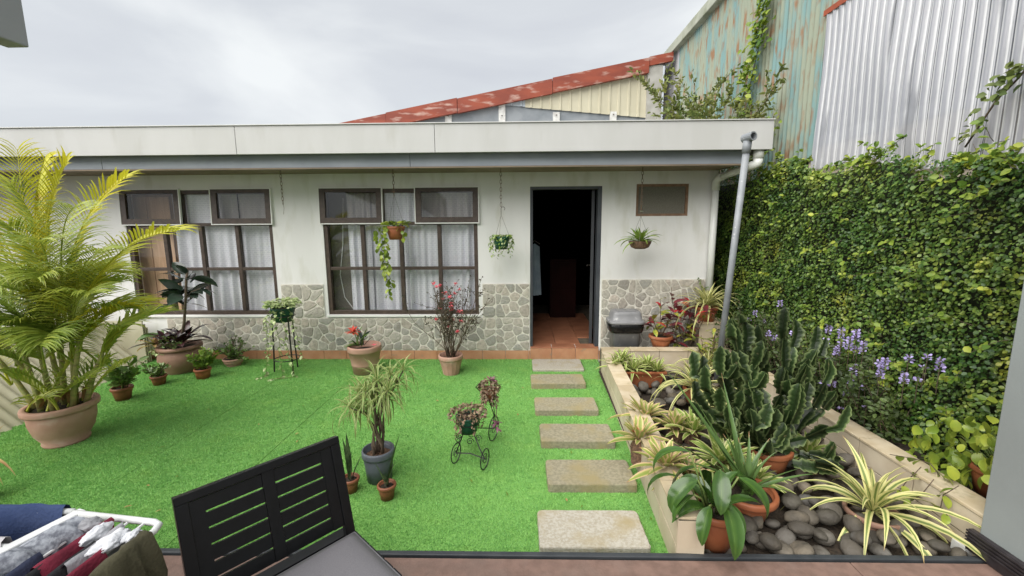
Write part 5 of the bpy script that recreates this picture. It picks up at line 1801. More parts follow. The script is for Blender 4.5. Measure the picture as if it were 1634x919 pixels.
# broad leaved lily in the front pot
p = G(1133, 862, .12)
t = thing('potted_lily', 'glossy broad leaved lily in an orange pot at the planter front', 'potted plant', (p.x + .035, 2.02, .06))
pot(t, .115, .08, .22, 'terracotta_orange', rim=.012, rimh=.035, n=30)
o = t.location
for (px, py, dy, ln, wd, dr) in ((1085, 800, -.06, .26, .115, 1.5), (1120, 870, -.20, .22, .10, 1.3), (1165, 850, -.20, .30, .13, 1.4), (1062, 745, .05, .30, .085, 1.9), (1035, 790, .0, .26, .07, 2.0),
                                 (1150, 795, -.17, .24, .11, 1.2), (1205, 800, -.10, .26, .10, 1.3), (1190, 780, .1, .28, .10, 1.6), (1130, 770, .14, .24, .10, 1.1), (1090, 770, .05, .24, .10, 1.5), (1180, 870, -.16, .22, .11, .9), (1075, 830, -.12, .2, .09, 1.2)):
    tgt = W(px, py, o.y + dy) - o
    st = Vector((tgt.x * .18, tgt.y * .18, .2))
    mid = Vector((tgt.x * .55, tgt.y * .55, max(.30, tgt.z + .10)))
    MB().tube([st, st.lerp(mid, .5) + Vector((0, 0, .03)), mid], .005, 5).build('stem', 'stem_green', t, smooth=True)
    v = tgt - mid
    az = math.atan2(v.y, v.x)
    el_ = math.atan2(v.z, math.hypot(v.x, v.y))
    MB().blade(mid, az, el_ + dr * .42, ln * .9, wd * .74, dr * 1.1, 8, .38, 'oval', 1.2, U(-.35, .35)).build('leaf', 'lily_leaf', t, smooth=True)
rosette(t, (0, 0, .20), 7, .16, .30, .085, 'lily_leaf', el=(20, 70), droop=(1.0, 1.8), shape='oval', segs=7, fold=.4, roll=.4)

# big angular cactus-like euphorbia
def wing(root, pts, r, m='cactus', nw=3, teeth=.038, seedr=0., name='arm'):
    """three winged stem with scalloped edges along a line of points"""
    pts = [Vector(p) for p in pts]
    # resample
    ln = sum((pts[i + 1] - pts[i]).length for i in range(len(pts) - 1))
    n_ = max(6, int(ln / .016))
    def at(t):
        d = t * ln
        for i in range(len(pts) - 1):
            s_ = (pts[i + 1] - pts[i]).length
            if d <= s_ or i == len(pts) - 2:
                return pts[i].lerp(pts[i + 1], min(1, d / max(s_, 1e-6)))
            d -= s_
    vs, fs, uv = [], [], []
    d = (pts[-1] - pts[0]).normalized()
    u = d.orthogonal().normalized()
    v = d.cross(u)
    ph = U(0, 6.28)
    for i in range(n_ + 1):
        t = i / n_
        c = at(t)
        env = min(1, .62 + t * ln / (r * 2.2)) * (min(1, .05 + (1 - t) * ln / (r * .95)) ** .55 if t < 1 else .12)
        sc = 1 - .36 * ((t * ln / teeth) % 1) ** 1.4
        wob = 1 + .10 * math.sin(t * 14 + ph)
        for k in range(nw * 2):
            a = ph + PI * k / nw + .5 * t
            if k % 2 == 0:
                rr = r * env * sc * wob
            else:
                rr = r * .20 * env
            vs.append(c + (u * math.cos(a) + v * math.sin(a)) * rr)
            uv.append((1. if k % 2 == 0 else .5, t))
    m2 = nw * 2
    for i in range(n_):
        for k in range(m2):
            fs.append((i * m2 + k, i * m2 + (k + 1) % m2, (i + 1) * m2 + (k + 1) % m2, (i + 1) * m2 + k))
    return MB().add(vs, fs, uv).build(name, m, root)
p = G(1238, 752, .12)
t = thing('candelabra_cactus', 'large dark green three winged cactus in an orange pot amid the planter', 'cactus', (p.x, p.y + .12, .07))
pot(t, .15, .11, .17, 'terracotta_orange', rim=.014, rimh=.035, n=30)
o = t.location
ARM = [((1268, 497, .28), .060), ((1304, 508, .30), .052), ((1250, 524, .18), .056), ((1290, 560, .12), .060), ((1322, 560, .22), .05), ((1334, 612, .08), .045), ((1322, 668, -.08), .046), ((1276, 600, -.08), .062), ((1240, 640, -.2), .058), ((1300, 715, -.18), .05),
       ((1166, 496, .06), .052), ((1188, 500, .12), .055), ((1210, 506, .20), .052), ((1150, 540, .0), .055), ((1122, 556, -.02), .055), ((1108, 596, -.06), .056), ((1104, 630, -.1), .048), ((1182, 556, .05), .058), ((1150, 606, -.14), .055), ((1206, 566, -.02), .056), ((1196, 640, -.24), .056), ((1230, 692, -.27), .052), ((1170, 650, -.2), .05)]
for (px, py, dy), r in ARM:
    tgt = W(px, py + 12, o.y + dy) - o
    b0 = Vector((U(-.05, .05), U(-.05, .05), .14))
    hz = Vector((tgt.x, tgt.y, 0))
    ctrl = [b0, b0 + hz * .45 + Vector((U(-.04, .04), U(-.04, .04), (tgt.z - .14) * .28)), b0 + hz * .95 + Vector((U(-.03, .03), U(-.03, .03), (tgt.z - .14) * .6)), tgt]
    def bez(f):
        a_, b_, c_, d_ = ctrl
        return a_ * (1 - f) ** 3 + b_ * 3 * f * (1 - f) ** 2 + c_ * 3 * f * f * (1 - f) + d_ * f ** 3
    nj = max(2, round(tgt.length / U(.20, .28)))
    for jn in range(nj):
        f0, f1 = jn / nj, (jn + 1) / nj
        jj = Vector((U(-.018, .018), U(-.018, .018), 0))
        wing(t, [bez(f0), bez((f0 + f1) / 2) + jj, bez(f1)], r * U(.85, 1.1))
        if jn and random.random() < .8:
            q = bez(U(f0, f1))
            dd = Vector((U(-1, 1), U(-1.2, .4), U(-.1, .8))).normalized()
            l_ = U(.10, .17)
            wing(t, [q, q + dd * l_ * .6, q + dd * l_ * .9 + Vector((0, 0, U(.06, .15)))], r * U(.75, 1.0))
for i in range(6):    # broken flat joints low at the front
    q = Vector((U(.0, .26), U(-.3, -.1), U(.1, .2)))
    wing(t, [q, q + Vector((U(.1, .2), U(-.06, .03), U(-.04, .06)))], .05)

# bright pothos on the right wall
p = Vector((2.63, 2.20, .235))
t = thing('potted_pothos', 'lime pothos spilling from an orange pot onto the right planter wall', 'potted plant', p)
pot(t, .11, .08, .16, 'terracotta_orange', rim=.010, rimh=.03, n=28)
for i in range(150):
    px, py = U(1456, 1592), U(664, 776)
    e_ = ((px - 1530) / 75) ** 2 + ((py - 715) / 58) ** 2
    if e_ > 1.05 and random.random() < .85:
        continue
    q = S(px, py, U(2.36, 2.58)) - p
    l_ = U(.042, .080)
    tip = Vector((U(-1, .6), U(-1.0, .4), U(-1.6, .3)))
    MB().blade(q, math.atan2(tip.y, tip.x), math.atan2(tip.z, math.hypot(tip.x, tip.y)), l_, l_ * .72, U(.2, .9), 5, .3, 'heart', 1.3, U(-1.2, 1.2)).build('leaf', 'pothos_leaf', t, smooth=True)
mb = MB()
for (px, py, Y_) in ((1480, 690, 2.75), (1500, 672, 2.6), (1545, 690, 2.4), (1460, 735, 2.55), (1520, 770, 2.3), (1580, 700, 2.4), (1470, 715, 2.65), (1540, 760, 2.25), (1515, 655, 2.6)):
    q = W(px, py, Y_) - p
    mb.tube([(0, 0, .16), q * .5 + Vector((0, 0, .16)), q], .004, 5)
mb.build('stem', 'stem_green', t, smooth=True)
for pts, n_ in (([(1500, 760, 2.28), (1485, 740, 2.27), (1460, 732, 2.27), (1420, 725, 2.27)], 5), ([(1530, 775, 2.26), (1505, 790, 2.25), (1500, 815, 2.24), (1512, 822, 2.24)], 6),
                ([(1490, 765, 2.27), (1470, 790, 2.27), (1452, 800, 2.27), (1430, 830, 2.26), (1440, 850, 2.26)], 3), ([(1470, 745, 2.28), (1445, 770, 2.27), (1430, 790, 2.27), (1425, 810, 2.27)], 4),
                ([(1515, 680, 2.6), (1512, 665, 2.6), (1518, 652, 2.6)], 5)):
    V3 = [S(a, b, X_ - .0) - p if X_ < 2.5 else W(a, b, X_) - p for a, b, X_ in pts]
    P, T, NN = vine(t, V3, 'pothos_leaf', n_, .06, 'stem_brown')
    for q, tt in zip(P, T):
        l_ = U(.05, .075)
        leaf_obj(t, q, tt, None, l_, l_ * .75, 'pothos_leaf')

# purple flowering bushes under the ivy
def purple(lab, y0, y1, zc, n_tw, spikes):
    t = thing('flowering_bush', lab, 'shrub', (2.58, (y0 + y1) / 2, .23))
    mb = MB()
    P, T = [], []
    spikes = spikes + [(px + U(-24, 24), py + U(-10, 40), X_ + U(-.02, .05), ln * U(.4, .6)) for (px, py, X_, ln) in spikes[::2]]
    for i in range(n_tw):
        b0 = Vector((U(-.08, .08), U(y0, y1) - t.location.y, 0))
        pts, ds = twig(mb, b0, Vector((U(-.6, .15), U(-.4, .4), 1)), U(.5, 1.0) * zc, .004, 5, .22, .04)
        for k in range(80):
            f = U(.1, 1) * 5
            j = min(4, int(f))
            P.append(tuple(pts[j].lerp(pts[j + 1], f - j) + Vector((U(-.05, .05), U(-.05, .05), U(-.04, .04)))))
            T.append((U(-1, .6), U(-1, 1), U(-.6, .5)))
    mb.build('stem', 'stem_brown', t, smooth=True, kind='stuff')
    leaf_cloud('foliage', P, T, rdir(len(P), .2, 1.2) + np.array([-.5, -.3, 0]), RNG.uniform(.022, .045, len(P)), 'bush_leaf', t, ratio=.6)
    for (px, py, X_, ln) in spikes:
        c = S(px, py, X_) - t.location
        ln *= .62
        q, n_f = MB(), int(ln / .0032)
        PP, TT = [], []
        for k in range(n_f):
            f = k / n_f
            a = k * 2.4
            rr = .036 * (1 - .6 * f)
            PP.append(tuple(c + Vector((rr * .3 * math.cos(a), rr * .3 * math.sin(a), ln * (f - .5)))))
            TT.append((math.cos(a), math.sin(a), U(-.2, .7)))
        leaf_cloud('flower_spike', PP, TT, rdir(len(PP), .2, 1), RNG.uniform(.014, .026, len(PP)), 'violet_flower', t, kind=None, ratio=.75)
        MB().tube([c - Vector((0, 0, ln * .5 + .15)), c + Vector((0, 0, ln * .5))], .002, 4).build('stem', 'stem_brown', t)
purple('bush with violet flower spikes under the ivy right of the cactus', 2.7, 3.75, .62, 46,
       [(1343, 532, 2.46, .16), (1356, 548, 2.44, .17), (1366, 535, 2.46, .14), (1378, 552, 2.44, .13), (1336, 560, 2.45, .12), (1362, 590, 2.44, .13), (1356, 612, 2.43, .10), (1405, 592, 2.46, .17), (1412, 580, 2.48, .12), (1443, 603, 2.47, .12),
        (1328, 612, 2.42, .09), (1500, 582, 2.55, .13), (1450, 572, 2.55, .08), (1322, 526, 2.48, .12), (1480, 570, 2.58, .06), (1350, 628, 2.4, .07), (1372, 618, 2.44, .06), (1318, 545, 2.46, .08)])
purple('smaller straggly bush with few violet flowers behind the cactus', 3.9, 4.9, .68, 34,
       [(1214, 535, 2.45, .10), (1236, 540, 2.45, .10), (1226, 533, 2.45, .09), (1265, 533, 2.46, .09), (1205, 500, 2.5, .10), (1245, 485, 2.55, .10), (1218, 512, 2.5, .07)])

# ivy over the boundary wall: one plant, thousands of leaves
ivy = thing('ivy', 'dense green ivy covering the whole boundary wall below the shed', 'ivy', (2.86, 4, 0))
def ivy_top(y):
    return 2.06 + .155 * (y - 2.5) + .05 * np.sin(y * 2.3 + .5) + .045 * np.sin(y * 6.1) + .03 * np.sin(y * 13.7) + .05 * np.exp(-((y - 2.62) / .15) ** 2)
n_ = 60000
yv = 1.2 + RNG.random(n_) ** 1.15 * 6.2
tt = RNG.random(n_)
zv = .2 + tt * (ivy_top(yv) - .2)
lump = .5 + .5 * np.sin(yv * 5.1 + 1.3 * np.sin(zv * 4.3)) * np.sin(zv * 6.3 + 1.1 * np.sin(yv * 3.7)) + .25 * np.sin(yv * 17 + zv * 3) * np.sin(zv * 19 + yv * 2)
depth = RNG.random(n_) ** .55
xo = -(.02 + (.09 + .10 * lump) * depth + .07 * np.clip(1 - zv / 1.0, 0, 1) + .05 * np.clip((zv - 1.9) / .4, 0, 1))
P = np.stack([xo, yv - 4, zv], 1)
T = np.stack([RNG.normal(-.35, .35, n_), RNG.normal(0, .75, n_), RNG.normal(-.55, .55, n_)], 1)
NN = np.stack([RNG.normal(-1, .25, n_), RNG.normal(-.15, .45, n_), RNG.normal(.75, .4, n_)], 1)
sz = RNG.uniform(.015, .034, n_) * (.8 + .25 * lump)
leaf_cloud('foliage', P, T, NN, sz, 'ivy_leaf', ivy, ratio=.78, wid=(1., .85), fold=.12)
# young shoots climbing past the wall top and hanging out
P, T, NN, tw = [], [], [], MB()
for i in range(120):
    y_ = 1.3 + 4.0 * random.random() if i % 9 else U(2.5, 2.75)
    z_ = float(ivy_top(np.array(y_))) - U(0, .12)
    q = Vector((-.1 + U(-.06, .04), y_ - 4, z_))
    d = Vector((U(-.25, .12), U(-.8, .8), U(-.1, .8)))
    pts, ds = twig(tw, q, d, U(.06, .17) * (1.4 if i % 9 == 0 else 1), .0022, 5, .3, .02)
    for k in range(12):
        f = U(.1, 1) * 5
        j = min(4, int(f))
        P.append(tuple(pts[j].lerp(pts[j + 1], f - j))); T.append((U(-1, .5), U(-1, 1), U(-.7, .5))); NN.append((U(-1, 0), U(-.4, .4), U(.3, 1)))
for i in range(120):
    y_, z_ = 1.6 + 3.6 * random.random(), U(.5, 2.2)
    q = Vector((-.17, y_ - 4, z_))
    pts, ds = twig(tw, q, Vector((-.6, U(-.6, .6), U(-.6, .6))), U(.08, .18), .002, 4, .3, -.05)
    for k in range(7):
        j = random.randint(1, 4)
        P.append(tuple(pts[j])); T.append((U(-1, .2), U(-1, 1), U(-.9, .3))); NN.append((U(-1.2, -.4), U(-.4, .4), U(.2, 1)))
tw.build('stem', 'stem_brown', ivy, kind='stuff')
leaf_cloud('young_shoots', P, T, NN, RNG.uniform(.028, .055, len(P)), 'ivy_young', ivy, ratio=.75)

# a creeper running up the teal sheets, and one up the clear sheets
def creeper(lab, Xp, line, n, jit, m, size):
    p0 = S(line[0][0], line[0][1], Xp)
    t = thing('creeper', lab, 'climbing plant', p0)
    pts = [S(a, b, Xp) - p0 for a, b in line]
    MB().tube(pts, .006, 5).build('stem', 'stem_brown', t, smooth=True)
    P, T, NN = [], [], []
    for i in range(n):
        f = U(0, 1) ** .8 * (len(pts) - 1)
        j = min(len(pts) - 2, int(f))
        q = pts[j].lerp(pts[j + 1], f - j) + Vector((U(-.07, .0), random.gauss(0, jit), random.gauss(0, jit * .6)))
        P.append(tuple(q)); T.append((U(-1, .2), U(-1, 1), U(-1, .4))); NN.append((U(-1.3, -.5), U(-.5, .5), U(.2, .9)))
    leaf_cloud('foliage', P, T, NN, RNG.uniform(size * .6, size * 1.2, len(P)), m, t, ratio=.75)
creeper('light green creeper climbing the teal sheets above the bush', 2.90, [(1200, 180), (1196, 140), (1205, 100), (1214, 60), (1222, 20), (1228, -25)], 330, .09, 'ivy_young', .075)
creeper('light green creeper tendril low on the teal sheet beside the roof end', 2.90, [(1225, 245), (1230, 205), (1235, 185)], 60, .10, 'ivy_young', .06)
creeper('creeper climbing the clear sheets near the right edge', 2.88, [(1540, 235), (1560, 205), (1590, 160), (1625, 125), (1645, 100)], 70, .03, 'roof_bush_leaf', .05)

# arching bush behind the roof edge
t = thing('roof_bush', 'loose arching bush growing above the white roof end against the teal sheets', 'shrub', (2.62, 6.0, 2.6))
o = t.location
mb = MB()
P, T = [], []
for (px, py, dy) in ((1042, 155, .2), (1022, 128, .3), (1060, 140, -.1), (1085, 125, .2), (1105, 118, .1), (1128, 150, 0), (1150, 128, .2), (1165, 150, -.3), (1040, 180, -.3), (1050, 170, 0), (1180, 160, -.2), (1255, 130, -1.2), (1240, 165, -1.0), (1200, 175, -.6), (1230, 190, -1.0), (1120, 175, -.4), (1095, 165, 0), (1145, 175, -.3), (1075, 185, -.3)):
    tgt = W(px, py, o.y + dy) - o
    b0 = Vector((U(-.15, .1), U(-.2, .2), -.2))
    cpt = b0 * .5 + tgt * .5 + Vector((0, 0, .22))
    pts = [b0 * (1 - f) ** 2 + cpt * 2 * f * (1 - f) + tgt * f * f for f in [k / 8 for k in range(9)]]
    mb.tube(pts, [.008 - .0008 * k for k in range(9)], 5)
    ends = [(pts, 46)]
    for s_ in range(4):
        j = random.randint(3, 7)
        q, dq = twig(mb, pts[j], (pts[j + 1] - pts[j]).normalized() + Vector((U(-.9, .9), U(-.9, .9), U(-.2, .7))), U(.18, .42), .003, 5, .2, .0)
        ends.append((q, 22))
    for q, nl in ends:
        for k in range(nl):
            f = (U(.15, 1)) * (len(q) - 1)
            j = min(len(q) - 2, int(f))
            P.append(tuple(q[j].lerp(q[j + 1], f - j) + Vector((U(-.02, .02), U(-.02, .02), U(-.02, .02)))))
            dd = (q[j + 1] - q[j]).normalized()
            T.append((dd.x * .6 + U(-.8, .8), dd.y * .6 + U(-.8, .8), dd.z * .6 + U(-.7, .7)))
mb.build('branch', 'stem_brown', t, smooth=True)
leaf_cloud('foliage', P, T, rdir(len(P), .2, 1.2), RNG.uniform(.04, .085, len(P)), 'roof_bush_leaf', t, ratio=.42)

# dry arching leaves at the left edge, and a few fallen leaves
t = thing('dry_plant', 'dry brown arching leaves entering at the left edge of the lawn', 'plant', G(-30, 800))
for (px, py, dz, wd) in ((33, 812, 1.9, .03), (22, 745, 1.0, .02), (12, 812, 2.2, .022), (8, 790, 1.4, .018)):
    v = G(px, py, .05) - t.location
    MB().blade((0, 0, .15), math.atan2(v.y, v.x), rad(55), v.length * 1.25, wd, dz, 9, .3, 'lance').build('leaf', 'dry_leaf', t, smooth=True)
MB().lathe([(.07, 0), (.09, .14), (.08, .14), (.07, .12)], 16, (-.02, 0, 0)).build('pot', 'plastic_brown', t)
for i, (px, py) in enumerate([(U(60, 900), U(600, 800)) for _ in range(14)] + [(U(880, 1020), U(600, 860)) for _ in range(5)] + [(258, 813), (238, 775), (280, 760), (197, 810), (330, 653), (190, 668), (960, 735), (1020, 745), (750, 765), (700, 640), (905, 800), (1040, 830)]):
    p = G(px, py, .016)
    o = MB().blade((0, 0, 0), U(0, 6.28), .1, U(.018, .045), U(.008, .016), .4, 4, .3, 'oval').build('fallen_leaf', 'dry_leaf' if i % 3 else 'lime_leaf', None, loc=p)
    tag(o, 'tiny fallen leaf lying on the artificial turf', 'leaf', 'leaves fallen on the turf')

# ================================================================== FOREGROUND: chair and drying rack on the deck
DZ = .10
ch = thing('lounge_chair', 'dark slatted metal lounge chair with a grey seat cushion on the deck', 'chair', (-.86, 1.50, DZ))
o = ch.location
TR, TL = Vector((-.83, 1.76, .80)), Vector((-1.215, 1.315, .80))
uu = (TL - TR); BW = uu.length; uu.normalize()
ff = Vector((-uu.y, uu.x, 0))
if ff.x < 0: ff = -ff
UPB = (Vector((0, 0, 1)) * .42 + ff * .105).normalized() * -1      # down the back: leans forward towards the seat
nb_ = uu.cross(UPB).normalized()
if nb_.dot(ff) < 0: nb_ = -nb_
UPB = (Vector((0, 0, -1)) * .42 + ff * .105).normalized()
nb_ = uu.cross(UPB).normalized()
if nb_.dot(ff) < 0: nb_ = -nb_
def cbox(mb, a0, a1, d0, d1, t0, t1):
    """box on the back plane: a along the top rail from the right, d down the back, t forward of it"""
    vs = [TR + uu * a + UPB * d + nb_ * t_ - o for d in (d0, d1) for t_ in (t0, t1) for a in (a0, a1)]
    return mb.add(vs, [(0, 1, 3, 2), (4, 6, 7, 5), (0, 4, 5, 1), (2, 3, 7, 6), (0, 2, 6, 4), (1, 5, 7, 3)])
cbox(MB(), -.0, BW, 0, .030, -.017, .017).build('top_rail', 'slate_frame', ch, bevel=.002)
cbox(MB(), 0, .040, .0305, .74, -.016, .016).build('leg', 'slate_frame', ch, bevel=.002)
cbox(MB(), BW - .040, BW, .0305, .74, -.016, .016).build('leg', 'slate_frame', ch, bevel=.002)
d = .034
hs = .0535
for i in range(6):
    h_ = .0505
    for a0, a1 in ((.0405, BW * .5 - .022), (BW * .5 + .022, BW - .0405)):
        cbox(MB(), a0 + (.075 if a1 < BW * .6 else 0) * 0, a1, d, d + h_, -.007, .007).build('back_slat', 'slate_frame', ch, bevel=.001)
    d += h_ + .009
cbox(MB(), BW * .5 - .0215, BW * .5 + .0215, .0305, d - .009, -.0105, .0105).build('back_stile', 'slate_frame', ch, bevel=.001)
# filler strips give the slots their short ends
cbox(MB(), .0406, .085, .034, d - .008, -.0095, .0095).build('back_stile', 'slate_frame', ch)
cbox(MB(), BW - .085, BW - .0406, .034, d - .008, -.0095, .0095).build('back_stile', 'slate_frame', ch)
SZ = .385
bs = TR + UPB * .43
bs = Vector((bs.x, bs.y, 0))
def sbox(mb, a0, a1, f0, f1, z0, z1):
    vs = [bs + uu * a + ff * f_ + Vector((0, 0, z)) - o for z in (z0, z1) for f_ in (f0, f1) for a in (a0, a1)]
    return mb.add(vs, [(0, 1, 3, 2), (4, 6, 7, 5), (0, 4, 5, 1), (2, 3, 7, 6), (0, 2, 6, 4), (1, 5, 7, 3)])
f_ = -.055
k = 0
while f_ < .66:
    sbox(MB(), -.005, BW + .005, f_, f_ + .055, SZ - .022, SZ).build('seat_slat', 'slate_frame', ch, bevel=.002)
    f_ += .062
for a in (.012, BW - .052):
    sbox(MB(), a, a + .04, -.05, .66, SZ - .068, SZ - .023).build('seat_rail', 'slate_frame', ch, bevel=.002)
    sbox(MB(), a, a + .04, .60, .64, DZ, SZ - .069).build('leg', 'slate_frame', ch, bevel=.002)
# cushion: soft box with piping
mb = MB()
nx, ny = 12, 12
vs, fs = [], []
def cpos(i, j, top):
    a, f = .025 + (BW - .05) * i / nx, .055 + .58 * j / ny
    edge = min(i, nx - i, j, ny - j)
    z = SZ + (.062 + .010 * math.sin(a * 9) * math.sin(f * 8) if edge > 0 else .035) if top else SZ + (.002 if edge else .012)
    if top and edge == 1: z -= .006
    return bs + uu * a + ff * f + Vector((0, 0, z)) - o
for top in (1, 0):
    for j in range(ny + 1):
        for i in range(nx + 1):
            vs.append(cpos(i, j, top))
N_ = (nx + 1) * (ny + 1)
for j in range(ny):
    for i in range(nx):
        b = j * (nx + 1) + i
        fs.append((b, b + 1, b + nx + 2, b + nx + 1)); fs.append((N_ + b, N_ + b + nx + 1, N_ + b + nx + 2, N_ + b + 1))
rim_ = [i for i in range(nx + 1)] + [(j) * (nx + 1) + nx for j in range(1, ny + 1)] + [ny * (nx + 1) + i for i in range(nx - 1, -1, -1)] + [j * (nx + 1) for j in range(ny - 1, 0, -1)]
for i in range(len(rim_)):
    a, b = rim_[i], rim_[(i + 1) % len(rim_)]
    fs.append((a, N_ + a, N_ + b, b))
cu = mb.add(vs, fs).build('cushion', 'cushion', ch, smooth=True)
MB().tube([Vector(vs[i]) + Vector((0, 0, -.004)) for i in rim_ + rim_[:1]], .005, 6, cap=False).build('piping', 'cushion', cu, smooth=True)

# drying rack
RZ = .90
rk = thing('drying_rack', 'white folding laundry rack standing on the deck at the lower left', 'drying rack', (-1.3, .85, DZ))
o = rk.location
def rp(px, py, z=RZ): return G(px, py, z) - o
c0, c1 = G(118, 819, RZ), G(262, 834, RZ)
yb = c0.y
fr = MB()
xr = c1.x
rail = [Vector((c0.x, yb, RZ)), Vector((xr - .03, yb - .035, RZ)), Vector((xr - .008, yb - .045, RZ)), Vector((xr, yb - .07, RZ)), Vector((xr + .01, .35, RZ))]
fr.tube([q - o for q in rail], .0095, 8)
left = [Vector((-2.1, yb + .012, RZ)), Vector((c0.x - .01, yb + .008, RZ))]
fr.tube([q - o for q in left], .0085, 8)
fr.tube([Vector((c0.x - .03, yb - .13, RZ)) - o, Vector((-2.1, yb - .10, RZ)) - o], .006, 6)
fr.build('frame', 'white_rack', rk, smooth=True)
MB().bar(Vector((c0.x + .015, yb + .012, RZ)) - o, Vector((c0.x - .035, yb - .16, RZ)) - o, .03, .012).build('hinge', 'white_rack', rk, bevel=.003)
BX = [xr - .005, xr - .055, xr - .105, xr - .155, xr - .205, xr - .255]
for x in BX[1:]:
    MB().tube([Vector((x, yb - .04, RZ)) - o, Vector((x, .35, RZ)) - o], .004, 6).build('bar', 'white_rack', rk)
for i in range(4):
    y_ = yb - .13 - .065 * (i + 1)
    MB().tube([Vector((-2.1, y_ + .02, RZ)) - o, Vector((BX[-1] - .03, y_, RZ)) - o], .004, 6).build('bar', 'white_rack', rk)
for x, y_ in ((xr - .02, .98), (xr - .02, .5), (-1.55, .98), (-1.55, .5)):
    MB().tube([Vector((x, y_, RZ - .005)) - o, Vector((x - (.25 if x > -1.3 else -.25), y_, DZ)) - o], .008, 6).build('leg', 'white_rack', rk)

def garment(name, lab, m, a, b, dirx, drop1, drop2, cat, spread=.03, folds=5, amp=.012, lift=.012, seed=0, crumple=.006):
    """cloth folded over a bar from a to b; dirx is the horizontal direction of the first side"""
    a, b, dirx = Vector(a), Vector(b), Vector(dirx).normalized()
    t = thing(name, lab, cat, a)
    n1, n2 = 26, 22
    vs, fs = [], []
    s0 = Vector((seed * 3.3, seed, 0))
    for j in range(n2 + 1):
        v = j / n2 * 2 - 1
        for i in range(n1 + 1):
            u_ = i / n1
            p = (b - a) * u_
            dep = abs(v) ** 1.0
            drop = (drop1 if v < 0 else drop2) * max(0, dep - .10) / .9
            side = dirx * (-1 if v > 0 else 1) * (spread * min(1, dep * 5) + .5 * spread * dep)
            fo = amp * min(1, dep * 2.2) * math.sin(u_ * folds * 2 * PI + seed + 1.5 * math.sin(u_ * 5 + v * 2))
            z = lift * (1 - min(1, dep * 6)) - drop
            nn = noise.noise((p + Vector((0, 0, z)) + dirx * v * .1) * 16 + s0)
            vs.append(p + side + dirx * (fo * (1 if v < 0 else -1)) + Vector((0, 0, z)) + Vector((nn, nn * .6, nn)) * crumple)
    for j in range(n2):
        for i in range(n1):
            k_ = j * (n1 + 1) + i
            fs.append((k_, k_ + 1, k_ + n1 + 2, k_ + n1 + 1))
    MB().add(vs, fs).build('cloth', m, t, smooth=True)
    return t
RX = (1, 0, 0)
garment('trousers', 'olive green trousers folded over the right end bar of the rack', 'cloth_olive', (BX[0] + .005, yb - .09, RZ + .012), (BX[0] + .02, .45, RZ + .012), RX, .62, .55, 'trousers', spread=.030, folds=9, amp=.026, seed=1, crumple=.014)
garment('shirt', 'wine red shirt hung beside the olive trousers', 'cloth_wine', (BX[1], yb - .16, RZ + .010), (BX[1] + .01, .45, RZ + .010), RX, .4, .4, 'shirt', spread=.012, folds=4, amp=.006, seed=2)
garment('shirt', 'black shirt hung between the wine red garments', 'cloth_black', (BX[2], yb - .13, RZ + .008), (BX[2], .45, RZ + .008), RX, .4, .42, 'shirt', spread=.018, folds=5, amp=.010, seed=3)
garment('shirt', 'black jersey with a white end hung third from the right', 'cloth_black', (BX[3], yb - .20, RZ + .008), (BX[3], .45, RZ + .008), RX, .4, .42, 'shirt', spread=.018, folds=5, amp=.008, seed=4)
garment('shirt', 'crumpled dark red shirt near the rack middle', 'cloth_wine', (BX[3] + .012, yb - .05, RZ + .010), (BX[3] + .0, yb - .22, RZ + .016), RX, .3, .3, 'shirt', spread=.02, folds=3, amp=.012, seed=5, crumple=.012)
garment('shirt', 'navy shirt hung left of the black jersey', 'cloth_navy', (BX[4], yb - .17, RZ + .008), (BX[4], .45, RZ + .008), RX, .4, .42, 'shirt', spread=.02, folds=5, amp=.010, seed=6)
garment('sleeve_shirt', 'rust orange shirt at the left of the hanging clothes', 'cloth_rust', (BX[5], yb - .21, RZ + .012), (BX[5] - .02, .45, RZ + .010), RX, .34, .34, 'shirt', spread=.024, folds=3, amp=.008, seed=7)
garment('fleece', 'grey patterned fleece bunched on the rack', 'cloth_fur', (BX[5] + .035, yb - .06, RZ + .030), (BX[5] - .015, yb - .24, RZ + .022), RX, .22, .26, 'fleece', spread=.035, folds=4, amp=.018, seed=8, crumple=.025)
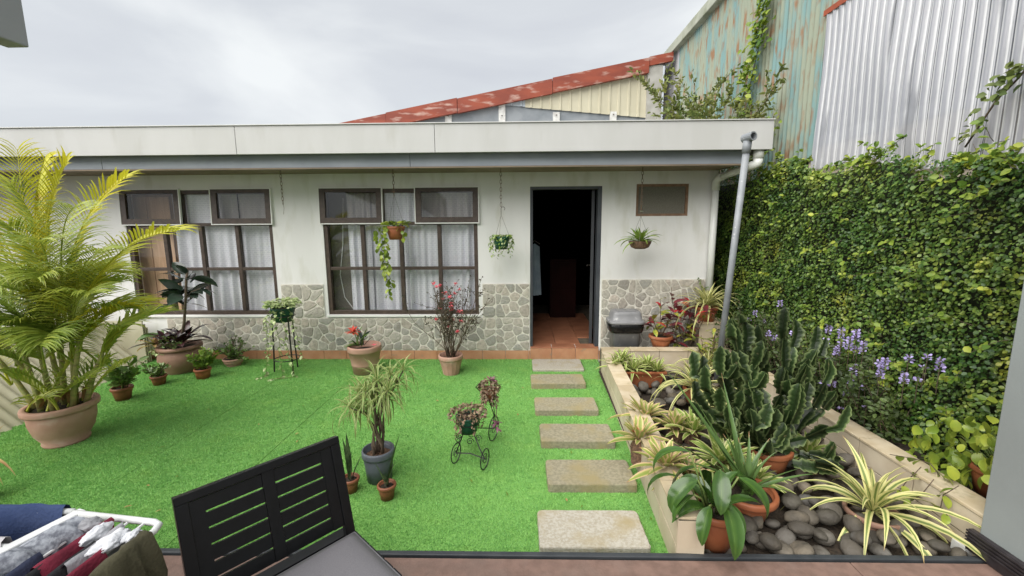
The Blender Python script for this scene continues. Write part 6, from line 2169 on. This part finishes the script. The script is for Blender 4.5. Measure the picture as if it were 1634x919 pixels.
garment('jeans', 'dark blue jeans folded over the far left bar of the rack', 'cloth_denim', (-2.05, yb + .008, RZ + .010), (c0.x - .03, yb + .008, RZ + .010), (0, -1, 0), .30, .34, 'jeans', spread=.014, folds=4, amp=.006, seed=9)
garment('sheet', 'pale grey cloth draped over the second left bar', 'cloth_palecloth', (-2.05, yb - .105, RZ + .009), (c0.x - .05, yb - .125, RZ + .009), (0, -1, 0), .45, .3, 'cloth', spread=.016, folds=5, amp=.012, seed=10)
def crumple_cloth(name, lab, m, c, rx, ry, rz_, seed):
    import bmesh
    bm = bmesh.new()
    bmesh.ops.create_icosphere(bm, subdivisions=4, radius=1)
    s0 = Vector((seed * 5.1, seed * 2.3, seed))
    for v in bm.verts:
        q = v.co.copy()
        r_ = 1 + .42 * noise.noise(q * 1.6 + s0) + .30 * abs(noise.noise(q * 3.2 + s0)) - .2 * abs(noise.noise(q * 6 + s0))
        v.co = Vector((q.x * r_ * rx, q.y * r_ * ry, max(-.6, q.z) * r_ * rz_))
    me = bpy.data.meshes.new('cloth')
    bm.to_mesh(me)
    bm.free()
    me.polygons.foreach_set('use_smooth', [True] * len(me.polygons))
    me.materials.append(M[m])
    t = thing(name, lab, 'clothing', c)
    link('cloth', me, t)
    return t
crumple_cloth('underwear', 'crumpled white underwear on the rack beside the olive trousers', 'cloth_white', (BX[1] - .010, yb - .13, RZ + .014), .026, .045, .014, 1)
crumple_cloth('sock', 'white sock draped near the rack corner', 'cloth_white', (BX[0] - .024, yb - .105, RZ + .012), .017, .022, .013, 2)
crumple_cloth('underwear', 'grey and white underwear bunched in the rack middle', 'cloth_white', (BX[3] + .025, yb - .10, RZ + .014), .018, .035, .018, 3)
crumple_cloth('brassiere', 'grey bra cup resting on the rack beside the hinge', 'cloth_grey', (BX[4] + .020, yb - .065, RZ + .012), .026, .022, .018, 4)
garment('undershirt', 'pale grey undershirt strap hung in the rack middle', 'cloth_grey', (BX[2] + .02, yb - .07, RZ + .016), (BX[2] + .012, yb - .22, RZ + .012), RX, .2, .2, 'shirt', spread=.018, folds=2, amp=.008, seed=12, crumple=.012)
